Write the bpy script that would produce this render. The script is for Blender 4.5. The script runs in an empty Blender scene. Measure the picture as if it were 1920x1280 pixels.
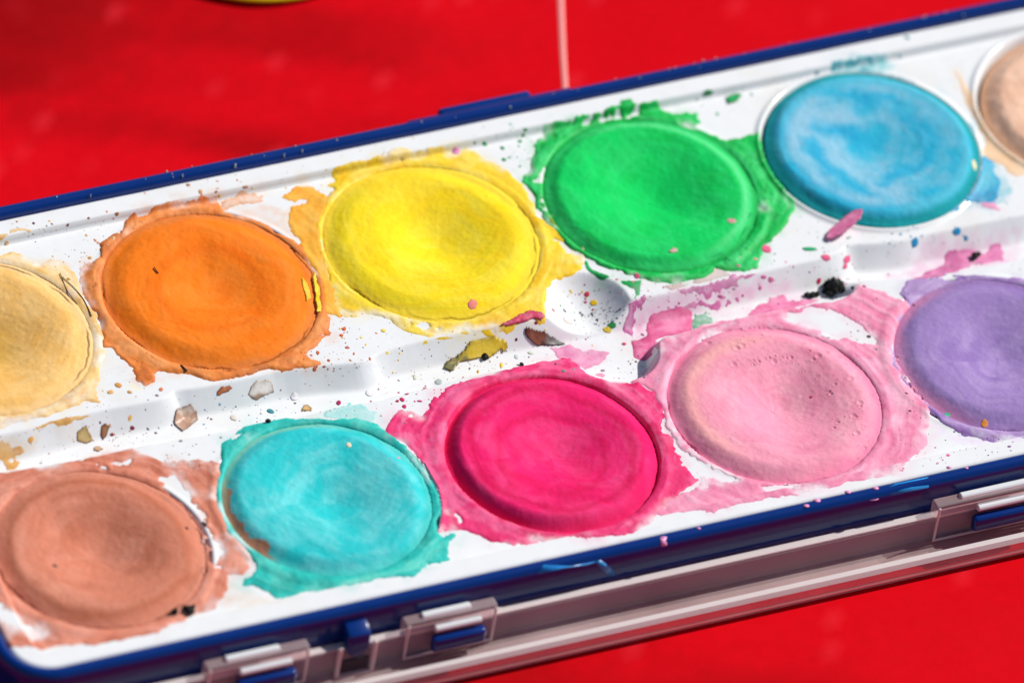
import bpy, bmesh, math
import numpy as np
from mathutils import Matrix, Vector
S = 0.001                                   # everything is laid out in millimetres
sc = bpy.context.scene
COL = sc.collection

# ------------------------------------------------------------------ camera, sky, sun, exposure
CAM = np.array([-541.17086229, -1056.42429522, 1170.31998854])
RR = np.array([0.91137058, -0.39158642, 0.12674281])
UU = np.array([0.19487116, 0.68176752, 0.70513706])
FF = np.array([0.36253123, 0.61794265, -0.69765176])
FPX = 24000.0
cd = bpy.data.cameras.new('camera'); cam = bpy.data.objects.new('camera', cd); COL.objects.link(cam)
m = Matrix.Identity(4)
for r in range(3):
    m[r][0], m[r][1], m[r][2], m[r][3] = RR[r], UU[r], -FF[r], CAM[r] * S
cam.matrix_world = m
cd.sensor_width = 36; cd.lens = FPX / 1920 * 36; cd.clip_start = 0.05; cd.clip_end = 50
cd.dof.use_dof = True; cd.dof.aperture_fstop = 17; cd.dof.aperture_blades = 0
cd.dof.focus_distance = 1.672
sc.camera = cam

SUN_AZ, SUN_EL = math.radians(7), math.radians(42)     # azimuth from +X towards +Y
w = bpy.data.worlds.new('World'); sc.world = w; w.use_nodes = True
nt = w.node_tree; nt.nodes.clear()
sky = nt.nodes.new('ShaderNodeTexSky'); sky.sky_type = 'NISHITA'; sky.sun_disc = False
sky.sun_elevation = SUN_EL; sky.sun_rotation = math.pi / 2 - SUN_AZ
bg = nt.nodes.new('ShaderNodeBackground'); bg.inputs[1].default_value = 0.068
wo = nt.nodes.new('ShaderNodeOutputWorld')
nt.links.new(sky.outputs[0], bg.inputs[0]); nt.links.new(bg.outputs[0], wo.inputs[0])
ld = bpy.data.lights.new('sun', 'SUN'); ld.energy = 4.9; ld.angle = math.radians(0.5); ld.color = (1, .965, .91)
sun = bpy.data.objects.new('sun', ld); COL.objects.link(sun)
sd_ = Vector((math.cos(SUN_EL) * math.cos(SUN_AZ), math.cos(SUN_EL) * math.sin(SUN_AZ), math.sin(SUN_EL)))
sun.rotation_euler = sd_.to_track_quat('Z', 'Y').to_euler(); sun.location = (0.3, 0.2, 0.6)
vs = sc.view_settings; vs.view_transform = 'Standard'; vs.look = 'None'; vs.gamma = 1; vs.exposure = -0.02
vs.use_curve_mapping = False

# ------------------------------------------------------------------ helpers
def lin(c):
    c = np.asarray(c, float) / 255.0
    return np.where(c <= .04045, c / 12.92, ((c + .055) / 1.055) ** 2.4)
def alb(c, k=1.0):                           # albedo for a surface that reads as this colour in full sun
    v = lin(c); L = float(v @ np.array([.25, .6, .15])); v = L + (v - L) * 1.02
    return np.clip(v * 1.0 * k, 0.0015, 0.86)
def sstep(a, b, x):
    t = np.clip((x - a) / (b - a), 0, 1); return t * t * (3 - 2 * t)
def mix(a, b, t):
    t = np.asarray(t)[..., None] if np.ndim(t) else t
    return a * (1 - t) + b * t
def _h(ix, iy, seed):
    n = (ix.astype(np.int64) * 374761393 + iy.astype(np.int64) * 668265263 + seed * 974634777) & 0xffffffff
    n = ((n ^ (n >> 13)) * 1274126177) & 0xffffffff
    n = n ^ (n >> 16)
    return (n & 0xffff) / 65535.0
def vn(x, y, seed=0):
    xi = np.floor(x); yi = np.floor(y); fx = x - xi; fy = y - yi
    fx = fx * fx * fx * (fx * (fx * 6 - 15) + 10); fy = fy * fy * fy * (fy * (fy * 6 - 15) + 10)
    a = _h(xi, yi, seed); b = _h(xi + 1, yi, seed); c = _h(xi, yi + 1, seed); d = _h(xi + 1, yi + 1, seed)
    return (a * (1 - fx) + b * fx) * (1 - fy) + (c * (1 - fx) + d * fx) * fy
def fbm(x, y, seed=0, o=4, g=.5):            # about -1..1
    s = 0; a = 1; t = 0
    for k in range(o):
        s = s + a * (vn(x * 2 ** k + 17.3 * k, y * 2 ** k - 9.1 * k, seed + k) * 2 - 1); t += a; a *= g
    return s / t * 1.6
def px(x, y, z=0.0):                         # photo pixel to a point on the horizontal plane z (mm)
    d = FF + RR * ((x - 960) / FPX) - UU * ((y - 640) / FPX)
    t = (z - CAM[2]) / d[2]
    return CAM + d * t
FR = dict(A=(0, 320, 2.37), B=(480, 200, 2.37), C=(900, 100, 2.37), D=(1380, 0, 2.37), E=(0, 740, 2.37), F=(380, 700, 2.206),
          G=(700, 560, 2.461), H=(1180, 440, 2.462), J=(960, 480, 4.571), K=(800, 560, 5.333), L1=(0, 640, 4), L2=(440, 600, 4),
          L3=(880, 480, 4), L4=(1160, 420, 4), L5=(1480, 340, 4.364), L6=(0, 340, 4), P=(0, 0, 1))
def poly(fr, pts, z=0.0):
    x0, y0, s = FR[fr]
    return np.array([px(x0 + a / s, y0 + b / s, z)[:2] for a, b in pts])
def sdpoly(P, x, y):                         # signed distance, positive inside
    d2 = np.full(x.shape, 1e9); ins = np.zeros(x.shape, bool)
    n = len(P)
    for i in range(n):
        ax, ay = P[i]; bx, by = P[(i + 1) % n]
        ex, ey = bx - ax, by - ay; l2 = ex * ex + ey * ey + 1e-12
        t = np.clip(((x - ax) * ex + (y - ay) * ey) / l2, 0, 1)
        d2 = np.minimum(d2, (x - ax - t * ex) ** 2 + (y - ay - t * ey) ** 2)
        c = ((ay > y) != (by > y))
        if ey != 0:
            ins ^= c & (x < ex * (y - ay) / ey + ax)
    d = np.sqrt(d2)
    return np.where(ins, d, -d)
def sdline(P, x, y):
    d2 = np.full(x.shape, 1e9)
    for i in range(len(P) - 1):
        ax, ay = P[i]; bx, by = P[i + 1]; ex, ey = bx - ax, by - ay
        t = np.clip(((x - ax) * ex + (y - ay) * ey) / (ex * ex + ey * ey + 1e-12), 0, 1)
        d2 = np.minimum(d2, (x - ax - t * ex) ** 2 + (y - ay - t * ey) ** 2)
    return np.sqrt(d2)
def put(o, parent=None, label=None, cat=None, group=None, kind=None):
    COL.objects.link(o)
    if parent is not None: o.parent = parent
    if label: o['label'] = label
    if cat: o['category'] = cat
    if group: o['group'] = group
    if kind: o['kind'] = kind
    return o
def mesh_np(name, V, Q, mat, col=None, smooth=True, tris=None):
    """V (n,3) mm, Q (m,4) quads, tris (k,3)"""
    me = bpy.data.meshes.new(name)
    me.vertices.add(len(V)); me.vertices.foreach_set('co', (np.asarray(V, np.float32) * S).ravel())
    loops = np.asarray(Q, np.int32).reshape(-1); nq = len(loops) // 4
    starts = np.arange(nq) * 4; tot = np.full(nq, 4)
    if tris is not None and len(tris):
        t = np.asarray(tris, np.int32).reshape(-1)
        starts = np.concatenate([starts, len(loops) + np.arange(len(t) // 3) * 3]); loops = np.concatenate([loops, t])
    me.loops.add(len(loops)); me.loops.foreach_set('vertex_index', loops.astype(np.int32))
    me.polygons.add(len(starts)); me.polygons.foreach_set('loop_start', starts.astype(np.int32))
    me.update(calc_edges=True)
    me.polygons.foreach_set('use_smooth', np.full(len(starts), smooth))
    if col is not None:
        a = me.color_attributes.new('Col', 'FLOAT_COLOR', 'POINT')
        c = np.ones((len(V), 4), np.float32); c[:, :3] = col
        a.data.foreach_set('color', c.ravel())
    me.materials.append(mat); me.validate()
    return bpy.data.objects.new(name, me)
def mesh_bm(name, bm, mat, smooth=False, bevel=0, seg=2):
    me = bpy.data.meshes.new(name)
    bmesh.ops.recalc_face_normals(bm, faces=bm.faces)
    for v in bm.verts: v.co *= S
    bm.to_mesh(me); bm.free()
    for p in me.polygons: p.use_smooth = smooth
    me.materials.append(mat)
    o = bpy.data.objects.new(name, me)
    if bevel:
        b = o.modifiers.new('bevel', 'BEVEL'); b.width = bevel * S; b.segments = seg; b.limit_method = 'ANGLE'
    return o
def box(bm, x0, x1, y0, y1, z0, z1):
    vs_ = [bm.verts.new(c) for c in ((x0, y0, z0), (x1, y0, z0), (x1, y1, z0), (x0, y1, z0), (x0, y0, z1), (x1, y0, z1), (x1, y1, z1), (x0, y1, z1))]
    for f in ((3, 2, 1, 0), (4, 5, 6, 7), (0, 1, 5, 4), (1, 2, 6, 5), (2, 3, 7, 6), (3, 0, 4, 7)):
        bm.faces.new([vs_[i] for i in f])
def empty(name, loc, label, cat, group=None):
    o = bpy.data.objects.new(name, None); o.empty_display_size = .005
    put(o, None, label, cat, group); o.location = Vector(loc) * S
    return o
def child(o, root):                          # keep world placement under an unrotated Empty
    o.location = o.location - root.location

# ------------------------------------------------------------------ materials
def mat(name, base=None, rough=.5, spec=.5, attr=False, grain=.0, gscale=3000, bump=0., bscale=2500, bdist=.0001, rvar=0., coat=0., trans=0., ior=1.5, lum=None):
    M = bpy.data.materials.new(name); M.use_nodes = True
    N = M.node_tree.nodes; L = M.node_tree.links; b = N['Principled BSDF']
    b.inputs['Roughness'].default_value = rough; b.inputs['Specular IOR Level'].default_value = spec
    b.inputs['IOR'].default_value = ior; b.inputs['Coat Weight'].default_value = coat
    b.inputs['Transmission Weight'].default_value = trans
    tc = N.new('ShaderNodeTexCoord')
    if attr:
        a = N.new('ShaderNodeAttribute'); a.attribute_name = 'Col'; src = a.outputs['Color']
    else:
        rgb = N.new('ShaderNodeRGB'); rgb.outputs[0].default_value = (*base, 1); src = rgb.outputs[0]
    if grain:
        n = N.new('ShaderNodeTexNoise'); n.inputs['Scale'].default_value = gscale; n.inputs['Detail'].default_value = 3
        L.new(tc.outputs['Object'], n.inputs['Vector'])
        mr = N.new('ShaderNodeMapRange'); mr.inputs[1].default_value = .25; mr.inputs[2].default_value = .75
        mr.inputs[3].default_value = 1 - grain; mr.inputs[4].default_value = 1 + grain * .8
        L.new(n.outputs[0], mr.inputs[0])
        mx = N.new('ShaderNodeVectorMath'); mx.operation = 'SCALE'
        L.new(src, mx.inputs[0]); L.new(mr.outputs[0], mx.inputs[3]); src = mx.outputs[0]
    L.new(src, b.inputs['Base Color'])
    if rvar:
        n = N.new('ShaderNodeTexNoise'); n.inputs['Scale'].default_value = 180; n.inputs['Detail'].default_value = 5
        L.new(tc.outputs['Object'], n.inputs['Vector'])
        mr = N.new('ShaderNodeMapRange'); mr.inputs[3].default_value = max(.02, rough - rvar); mr.inputs[4].default_value = rough + rvar
        L.new(n.outputs[0], mr.inputs[0]); L.new(mr.outputs[0], b.inputs['Roughness'])
    if bump:
        n = N.new('ShaderNodeTexNoise'); n.inputs['Scale'].default_value = bscale; n.inputs['Detail'].default_value = 4
        L.new(tc.outputs['Object'], n.inputs['Vector'])
        bp = N.new('ShaderNodeBump'); bp.inputs['Strength'].default_value = bump; bp.inputs['Distance'].default_value = bdist
        L.new(n.outputs[0], bp.inputs['Height']); L.new(bp.outputs[0], b.inputs['Normal'])
    return M
M_tray = mat('white_plastic', rough=.2, spec=.5, attr=True, grain=.015, gscale=400, rvar=.08, bump=.12, bscale=700, bdist=.0001)
M_cake = mat('dry_paint_cake', rough=.85, spec=.12, attr=True, grain=.08, gscale=5200, bump=.3, bscale=4600, bdist=.00007)
M_smear = mat('dried_paint', rough=.6, spec=.22, attr=True, grain=.07, gscale=2500, bump=.4, bscale=1700, bdist=.00012, rvar=.15)
M_flake = mat('paint_flake', rough=.4, spec=.4, attr=True, grain=.10, gscale=2500, bump=.12, bscale=1500, bdist=.0001)
M_blue = mat('blue_plastic', base=(.001, .026, .175), rough=.18, spec=.35, rvar=.08, grain=.06, gscale=300, bump=.06, bscale=900, bdist=.0001)
def clear_mat():
    M = bpy.data.materials.new('clear_plastic'); M.use_nodes = True
    N = M.node_tree.nodes; L = M.node_tree.links; out = N['Material Output']; b = N['Principled BSDF']
    b.inputs['Base Color'].default_value = (1, .80, .79, 1); b.inputs['Roughness'].default_value = .14; b.inputs['Specular IOR Level'].default_value = .7
    t = N.new('ShaderNodeBsdfTransparent'); t.inputs[0].default_value = (.97, .93, .94, 1)
    lw = N.new('ShaderNodeLayerWeight'); pw = N.new('ShaderNodeMath'); pw.operation = 'POWER'; pw.inputs[1].default_value = 4; L.new(lw.outputs['Facing'], pw.inputs[0]); f = pw
    n = N.new('ShaderNodeTexNoise'); n.inputs['Scale'].default_value = 90; n.inputs['Detail'].default_value = 6
    tc = N.new('ShaderNodeTexCoord'); L.new(tc.outputs['Object'], n.inputs['Vector'])
    mr = N.new('ShaderNodeMapRange'); mr.inputs[3].default_value = .10; mr.inputs[4].default_value = .32; L.new(n.outputs[0], mr.inputs[0])
    ad = N.new('ShaderNodeMath'); ad.operation = 'ADD'; ad.use_clamp = True; L.new(f.outputs[0], ad.inputs[0]); L.new(mr.outputs[0], ad.inputs[1])
    mx = N.new('ShaderNodeMixShader'); L.new(ad.outputs[0], mx.inputs[0]); L.new(t.outputs[0], mx.inputs[1]); L.new(b.outputs[0], mx.inputs[2]); L.new(mx.outputs[0], out.inputs[0])
    return M
M_clear = clear_mat()
M_frost = mat('scuffed_clear_edge', base=(.86, .76, .75), rough=.3, spec=.6, trans=.3, ior=1.49)
M_black = mat('black_crumb', base=(.006, .008, .007), rough=.7, spec=.3, bump=.6, bscale=1500, bdist=.0002)
M_hair = mat('bristle', base=(.03, .015, .008), rough=.5)
M_yel = mat('yellow_plastic', base=tuple(alb((245, 200, 10))), rough=.35, spec=.4)

# ------------------------------------------------------------------ layout of the paint box (mm, z = 0 is the tray's pan deck)
TABLE_Z = -9.6
PITCH, ROW, R0 = 32.0, -40.18, 14.24
TX0, TX1, TY0, TY1 = -17.8, 178.0, -58.7, 18.8        # tray outline
RC = 5.0
def rr_sd(x, y, x0, x1, y0, y1, rc):         # inside positive distance to a rounded rectangle
    qx = np.abs(x - (x0 + x1) / 2) - (x1 - x0) / 2 + rc; qy = np.abs(y - (y0 + y1) / 2) - (y1 - y0) / 2 + rc
    return rc - np.hypot(np.maximum(qx, 0), np.maximum(qy, 0)) - np.minimum(np.maximum(qx, qy), 0)

# tablets: row, column, centre shift, radius scale
TAB = {
 'cream':  (0, 0, (.0, -.1), 1.0), 'orange': (0, 1, (-.1, -.33), 1.02), 'yellow': (0, 2, (-.33, -.06), 1.02),
 'green':  (0, 3, (-.33, .17), 1.02), 'blue': (0, 4, (.4, .1), 1.02), 'beige': (0, 5, (.2, .1), .99),
 'brown':  (1, 0, (.1, .2), .985), 'turquoise': (1, 1, (.1, .35), .97), 'magenta': (1, 2, (-.15, -.15), 1.01),
 'pink':   (1, 3, (-.19, -.18), 1.01), 'purple': (1, 4, (.55, .0), .99)}
CEN = {k: np.array([c * PITCH + s[0], r * ROW + s[1]]) for k, (r, c, s, q) in TAB.items()}
RAD = {k: R0 * q for k, (r, c, s, q) in TAB.items()}
WELLS = [(c * PITCH, r * ROW) for r in (0, 1) for c in range(6)]

# the mixing channel between the rows, with its thumb well
CH = poly('P', [(-120, 838), (15, 810), (100, 790), (175, 770), (250, 757), (295, 750), (317, 740), (327, 730), (375, 725), (440, 711), (520, 694), (600, 684),
 (665, 680), (690, 672), (705, 660), (790, 637), (885, 617), (955, 605), (1015, 594), (1100, 578), (1186, 561),
 (1210, 556), (1265, 545), (1335, 529), (1410, 512), (1470, 499), (1535, 485), (1572, 470), (1590, 458), (1640, 456), (1686, 450), (1732, 438), (1789, 425), (1860, 413), (2020, 378), (2200, 338), (2480, 278),
 (2490, 350), (2300, 400), (2100, 443), (1920, 486), (1881, 493), (1808, 508), (1709, 522), (1660, 523), (1617, 527), (1606, 535), (1601, 548), (1590, 555), (1535, 567), (1410, 595), (1335, 612), (1260, 630),
 (1240, 636), (1236, 650), (1240, 667), (1230, 692), (1210, 707), (1180, 716), (1150, 716), (1120, 705), (1095, 692), (1075, 677), (1055, 673), (1030, 677), (955, 692), (880, 708), (815, 725), (745, 743),
 (700, 755), (640, 763), (600, 773), (540, 785), (450, 803), (412, 812), (350, 822), (250, 842), (150, 862), (0, 890), (-100, 910)])
def chaikin(P, n=2):
    for _ in range(n):
        Q_ = np.roll(P, -1, 0); P = np.stack([.75 * P + .25 * Q_, .25 * P + .75 * Q_], 1).reshape(-1, 2)
    return P
CH = chaikin(CH, 2)
CUP = px(1102, 571)[:2]

GX = np.concatenate([np.arange(TX0, 163, .2), np.arange(163, TX1, .8), [TX1]])
GY = np.concatenate([np.arange(TY0, TY1, .2), [TY1]])
XX, YY = np.meshgrid(GX, GY)
def snap_outline(x, y):
    d = rr_sd(x, y, TX0, TX1, TY0, TY1, RC); out = d < 0
    cx = np.clip(x, TX0 + RC, TX1 - RC); cy = np.clip(y, TY0 + RC, TY1 - RC)
    l = np.hypot(x - cx, y - cy) + 1e-9; k = np.where(out, RC / l, 1)
    return cx + (x - cx) * k, cy + (y - cy) * k
XX, YY = snap_outline(XX, YY)
def tray_height(x, y):
    d = rr_sd(x, y, TX0, TX1, TY0, TY1, RC)
    z = 1.2 * (1 - sstep(3.0, 3.55, d)) - .35 * (1 - sstep(0, .5, d)) ** 2
    c = sdpoly(CH, x + .12 * fbm(x / 6, y / 6, 3, 2), y + .12 * fbm(x / 6, y / 6, 5, 2))
    dc = np.hypot((x - CUP[0]), (y - CUP[1]))
    low = sstep(-21.5, -23.5, y)                                      # the near bank drops more steeply
    wd = 2.7 - 1.2 * low
    t = c / wd; t = np.where(t < .12, np.maximum(t, 0) ** 2 / .24, np.where(t < .85, t - .06, np.minimum(.94 - (np.minimum(t, 1.15) - 1.15) ** 2 / .6, .94)))
    prof = np.clip(t / .94, 0, 1)
    chz = -2.7 * prof
    q = np.clip(dc / 5.9, 0, 1.2); bowl = -3.1 * np.clip(1 - q ** 2, 0, 1) + np.where(q > 1, 9, 0)      # the thumb well's round scoop
    hh = np.clip(.5 + .5 * (chz - bowl) / .5, 0, 1); both = chz * (1 - hh) + bowl * hh - .5 * hh * (1 - hh)
    chz = np.where(q < 1, np.minimum(both, chz), chz)
    prof = np.clip(-chz / 2.7, 0, 1)
    z = z + chz
    z = z + .04 * fbm(x / 9, y / 9, 8, 3)
    zf = z.copy()
    for wx, wy in WELLS:
        q = np.hypot(x - wx, y - wy)
        z = z + (.38 if wx > 120 and wy > -5 else .10) * np.exp(-((q - 15.05) / .42) ** 2) * (1 - prof)
        z = np.where(q < 16, z * sstep(13.9, 14.9, q) - 2.3 * (1 - sstep(13.9, 14.9, q)), z)
    return z, zf
ZT, ZF = tray_height(XX, YY)
ZTOP = ZT.copy()
QW = np.min([np.hypot(XX - a, YY - b) for a, b in WELLS], 0)
ZL = np.where(QW > 14.95, ZT, ZF + .1)   # deck with its lips, wells bridged
def samp(Z, x, y):
    i = np.clip((np.searchsorted(GX, x) - 1), 0, len(GX) - 2); j = np.clip((np.searchsorted(GY, y) - 1), 0, len(GY) - 2)
    fx = np.clip((x - GX[i]) / (GX[i + 1] - GX[i]), 0, 1); fy = np.clip((y - GY[j]) / (GY[j + 1] - GY[j]), 0, 1)
    return (Z[j, i] * (1 - fx) + Z[j, i + 1] * fx) * (1 - fy) + (Z[j + 1, i] * (1 - fx) + Z[j + 1, i + 1] * fx) * fy
def cast(xs, ys, Z=None):                     # photo pixels to points on the tray surface (first hit along the sight line)
    Z = ZTOP if Z is None else Z
    xs = np.asarray(xs, float); ys = np.asarray(ys, float)
    D = FF[None] + RR[None] * ((xs - 960) / FPX)[:, None] - UU[None] * ((ys - 640) / FPX)[:, None]
    zl = np.arange(2.0, -5.0, -.04); done = np.zeros(len(xs), bool); out = np.zeros((len(xs), 3))
    for z in zl:
        P = CAM[None] + D * ((z - CAM[2]) / D[:, 2])[:, None]
        hit = ~done & ((samp(Z, P[:, 0], P[:, 1]) >= z - .001) | (z < -4.9))
        out[hit] = P[hit]; done |= hit
        if done.all(): break
    out[:, 2] = samp(Z, out[:, 0], out[:, 1])
    return out
def onpx(x, y, Z=None):
    return cast([x], [y], Z)[0]
def spoly(fr, pts):                           # traced outline laid onto the tray surface
    x0, y0, s = FR[fr]
    return cast([x0 + a / s for a, b in pts], [y0 + b / s for a, b in pts], ZF)[:, :2]

# ------------------------------------------------------------------ table top (red oilcloth)
def build_table():
    gx = np.concatenate([[-700, -400, -250], np.arange(-160, 320, 2.5), [400, 600, 900]]); gy = np.concatenate([[-700, -400, -250], np.arange(-180, 240, 2.5), [320, 500, 800]])
    x, y = np.meshgrid(gx, gy)
    z = TABLE_Z - .05 + 0 * x
    far = np.maximum(sstep(26, 40, y), sstep(-72, -90, y)); far = np.maximum(far, sstep(-24, -40, x))
    z = z + far * (.55 * fbm(x / 42, y / 30, 31, 3) - .4) + far * .10 * fbm(x / 7, y / 9, 33, 3)
    n, mcol = x.shape
    idx = np.arange(n * mcol).reshape(n, mcol)
    Q = np.stack([idx[:-1, :-1], idx[:-1, 1:], idx[1:, 1:], idx[1:, :-1]], -1).reshape(-1, 4)
    col = mix(alb((206, 0, 25)), alb((146, 0, 14)), sstep(-.05, .85, .7 * fbm((x * .9 - y * .43) / 55, (x * .43 + y * .9) / 13, 35, 5) + .5 * sstep(70, 10, x) * sstep(30, 50, y)))  # far left darkened: shade of the cloth's waves painted in, over random streaks
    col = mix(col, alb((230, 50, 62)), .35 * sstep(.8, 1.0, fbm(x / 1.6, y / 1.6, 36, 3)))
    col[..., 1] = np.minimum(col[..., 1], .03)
    M = mat('red_oilcloth', rough=.5, spec=.03, attr=True, grain=.05, gscale=500, rvar=.1, bump=.15, bscale=420, bdist=.0002)
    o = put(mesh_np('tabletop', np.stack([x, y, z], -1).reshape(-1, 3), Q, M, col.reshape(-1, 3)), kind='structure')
    # pale seam line running away from the box
    a = px(1060, 160, TABLE_Z)[:2]; b = px(1050, -60, TABLE_Z)[:2]
    a = a + (a - b) * .25
    d = (b - a) / np.linalg.norm(b - a); nrm = np.array([-d[1], d[0]]) * .38
    bm = bmesh.new(); prev = None
    n = 60
    gxs, gys = gx, gy
    def tz(p):
        i = np.clip(np.searchsorted(gxs, p[0]) - 1, 0, len(gxs) - 2); j = np.clip(np.searchsorted(gys, p[1]) - 1, 0, len(gys) - 2)
        fx = (p[0] - gxs[i]) / (gxs[i + 1] - gxs[i]); fy = (p[1] - gys[j]) / (gys[j + 1] - gys[j])
        return (z[j, i] * (1 - fx) + z[j, i + 1] * fx) * (1 - fy) + (z[j + 1, i] * (1 - fx) + z[j + 1, i + 1] * fx) * fy
    for k in range(n + 1):
        c = a + (b - a) * 1.4 * k / n
        row = []
        for s_, hz in ((-1, .02), (-.5, .16), (.5, .16), (1, .02)):
            p = c + nrm * s_; row.append(bm.verts.new((p[0], p[1], tz(p) + hz)))
        if prev:
            for q in range(3): bm.faces.new((prev[q], prev[q + 1], row[q + 1], row[q]))
        prev = row
    put(mesh_bm('seam', bm, mat('seam_pink', base=tuple(alb((250, 150, 146))), rough=.5), smooth=True), o)
    # unidentified yellow object, shaped as a flat lid to cast no shadow
    c = px(466, -181, TABLE_Z)
    lz = max(tz(c[:2] + np.array([19 * math.cos(a), 19 * math.sin(a)])) for a in np.arange(0, 6.3, .3)) + .02
    e = empty('yellow_object', (c[0], c[1], lz), 'flat rounded yellow object on the red table, cut off by the top edge', 'lid')
    def lathe(name, prof, m_, close=False):
        bm = bmesh.new(); n = 96; rings = []
        for r, zz in prof: rings.append([bm.verts.new((r * math.cos(2 * math.pi * k / n), r * math.sin(2 * math.pi * k / n), zz)) for k in range(n)])
        for a_, b_ in zip(rings[:-1], rings[1:]):
            for k in range(n): bm.faces.new((a_[k], a_[(k + 1) % n], b_[(k + 1) % n], b_[k]))
        bm.faces.new(rings[0]); bm.faces.new(rings[-1])
        ob = mesh_bm(name, bm, m_, smooth=True); put(ob, e); return ob
    lathe('lid_wall', [(19.4, 0), (19.5, .15), (19.2, .4), (18.6, .75), (18.0, .95), (17.9, .95), (17.8, .2)], M_yel)
    lathe('lid_panel', [(17.75, .4), (17.75, .95), (16.5, 1.0), (15.8, .8), (10, .75), (9.9, .5)], M_yel)
    return o
build_table()

# ------------------------------------------------------------------ the blue case with its hinges and clear lid edge
BOX = empty('paint_box', (80, -20, TABLE_Z), 'long blue plastic paint box with hinges and a clear lid edge along its near side', 'paint box')
def add(o, parent=BOX, **k):
    put(o, parent, **k)
    if parent is BOX: child(o, BOX)
    return o
def rrect(o, z, n=10):
    x0, x1, y0, y1 = TX0 - 2.15 + o, TX1 + 2.15 - o, TY0 - 2.15 + o, TY1 + 2.15 - o
    rc = max(RC + 2.15 - o, .5); pts = []
    for cx, cy, a0 in ((x1 - rc, y1 - rc, 0), (x0 + rc, y1 - rc, 90), (x0 + rc, y0 + rc, 180), (x1 - rc, y0 + rc, 270)):
        for k in range(n + 1):
            a = math.radians(a0 + 90 * k / n); pts.append((cx + rc * math.cos(a), cy + rc * math.sin(a), z))
    return pts
bm = bmesh.new(); rings = []
for o_, z_ in ((.5, TABLE_Z), (.15, TABLE_Z + .4), (.0, TABLE_Z + .9), (0, 0), (.02, .9), (.12, 1.3), (.4, 1.72), (.85, 1.92), (1.3, 1.9), (1.7, 1.68), (1.92, 1.3), (2.0, .8), (2.05, -7.6), (4, -8)):
    rings.append([bm.verts.new(p) for p in rrect(o_, z_)])
for a, b in zip(rings[:-1], rings[1:]):
    n = len(a)
    for k in range(n): bm.faces.new((a[k], a[(k + 1) % n], b[(k + 1) % n], b[k]))
bm.faces.new(rings[0][::-1]); bm.faces.new(rings[-1])
case = add(mesh_bm('case_shell', bm, M_blue, smooth=True))
FY = TY1 + 2.15; NY = TY0 - 2.15            # outer far and near faces
# snap tab on the far rim
bm = bmesh.new(); x0, x1 = px(818, 205, 1)[0], px(990, 168, 1)[0]
box(bm, x0, x1, FY - .6, FY + 1.5, -2.2, 1.35)
add(mesh_bm('snap_tab', bm, M_blue, bevel=.55, seg=4, smooth=True))
bm = bmesh.new(); box(bm, x0 - 5, x1 + 5.5, FY - 1.2, FY + .25, .2, 1.55)
add(mesh_bm('tab_rail', bm, M_blue, bevel=.35, seg=3, smooth=True))
# clear lid edge along the near side: wall, floor and outer bead
Y0 = NY - .25
prof = [(Y0, -7.9), (Y0 - 4.2, -7.9), (Y0 - 4.25, -9.5), (Y0 - 5.2, -9.5), (Y0 - 5.3, -7.0), (Y0 - 5.0, -6.5), (Y0 - 4.5, -6.4), (Y0 - 4.2, -6.8), (Y0 - 4.1, -7.3), (Y0 - 1.9, -7.3), (Y0 - 1.45, -7.0), (Y0 - 1.4, -3.45), (Y0 - 1.2, -3.2), (Y0 - .15, -3.2), (Y0, -3.4)]
def extr(pr, xa, xb):
    bm = bmesh.new()
    a = [bm.verts.new((xa, y, z)) for y, z in pr]; b = [bm.verts.new((xb, y, z)) for y, z in pr]; n = len(pr)
    for k in range(n): bm.faces.new((a[k], a[(k + 1) % n], b[(k + 1) % n], b[k]))
    bm.faces.new(a[::-1]); bm.faces.new(b); return bm
lid = add(mesh_bm('lid_edge', extr(prof, -16, 176), M_clear), label='clear plastic lid edge with a pale outer bead')
def lidpart(o): put(o, lid); return o
for nm, pr in (('rim_strip', [(Y0 - .1, -3.17), (Y0 - 1.3, -3.17), (Y0 - 1.25, -2.98), (Y0 - .2, -2.98)]), ('bead_strip', [(Y0 - 4.4, -6.38), (Y0 - 5.0, -6.46), (Y0 - 5.32, -7.0), (Y0 - 5.42, -6.95), (Y0 - 5.1, -6.3), (Y0 - 4.4, -6.2)])):
    lidpart(mesh_bm(nm, extr(pr, -15.9, 175.9), M_frost))
M_bar = mat('hinge_bar_glint', base=(.74, .76, .78), rough=.25, spec=.6)  # white paints in the highlights on the clear hinge rods
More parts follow.
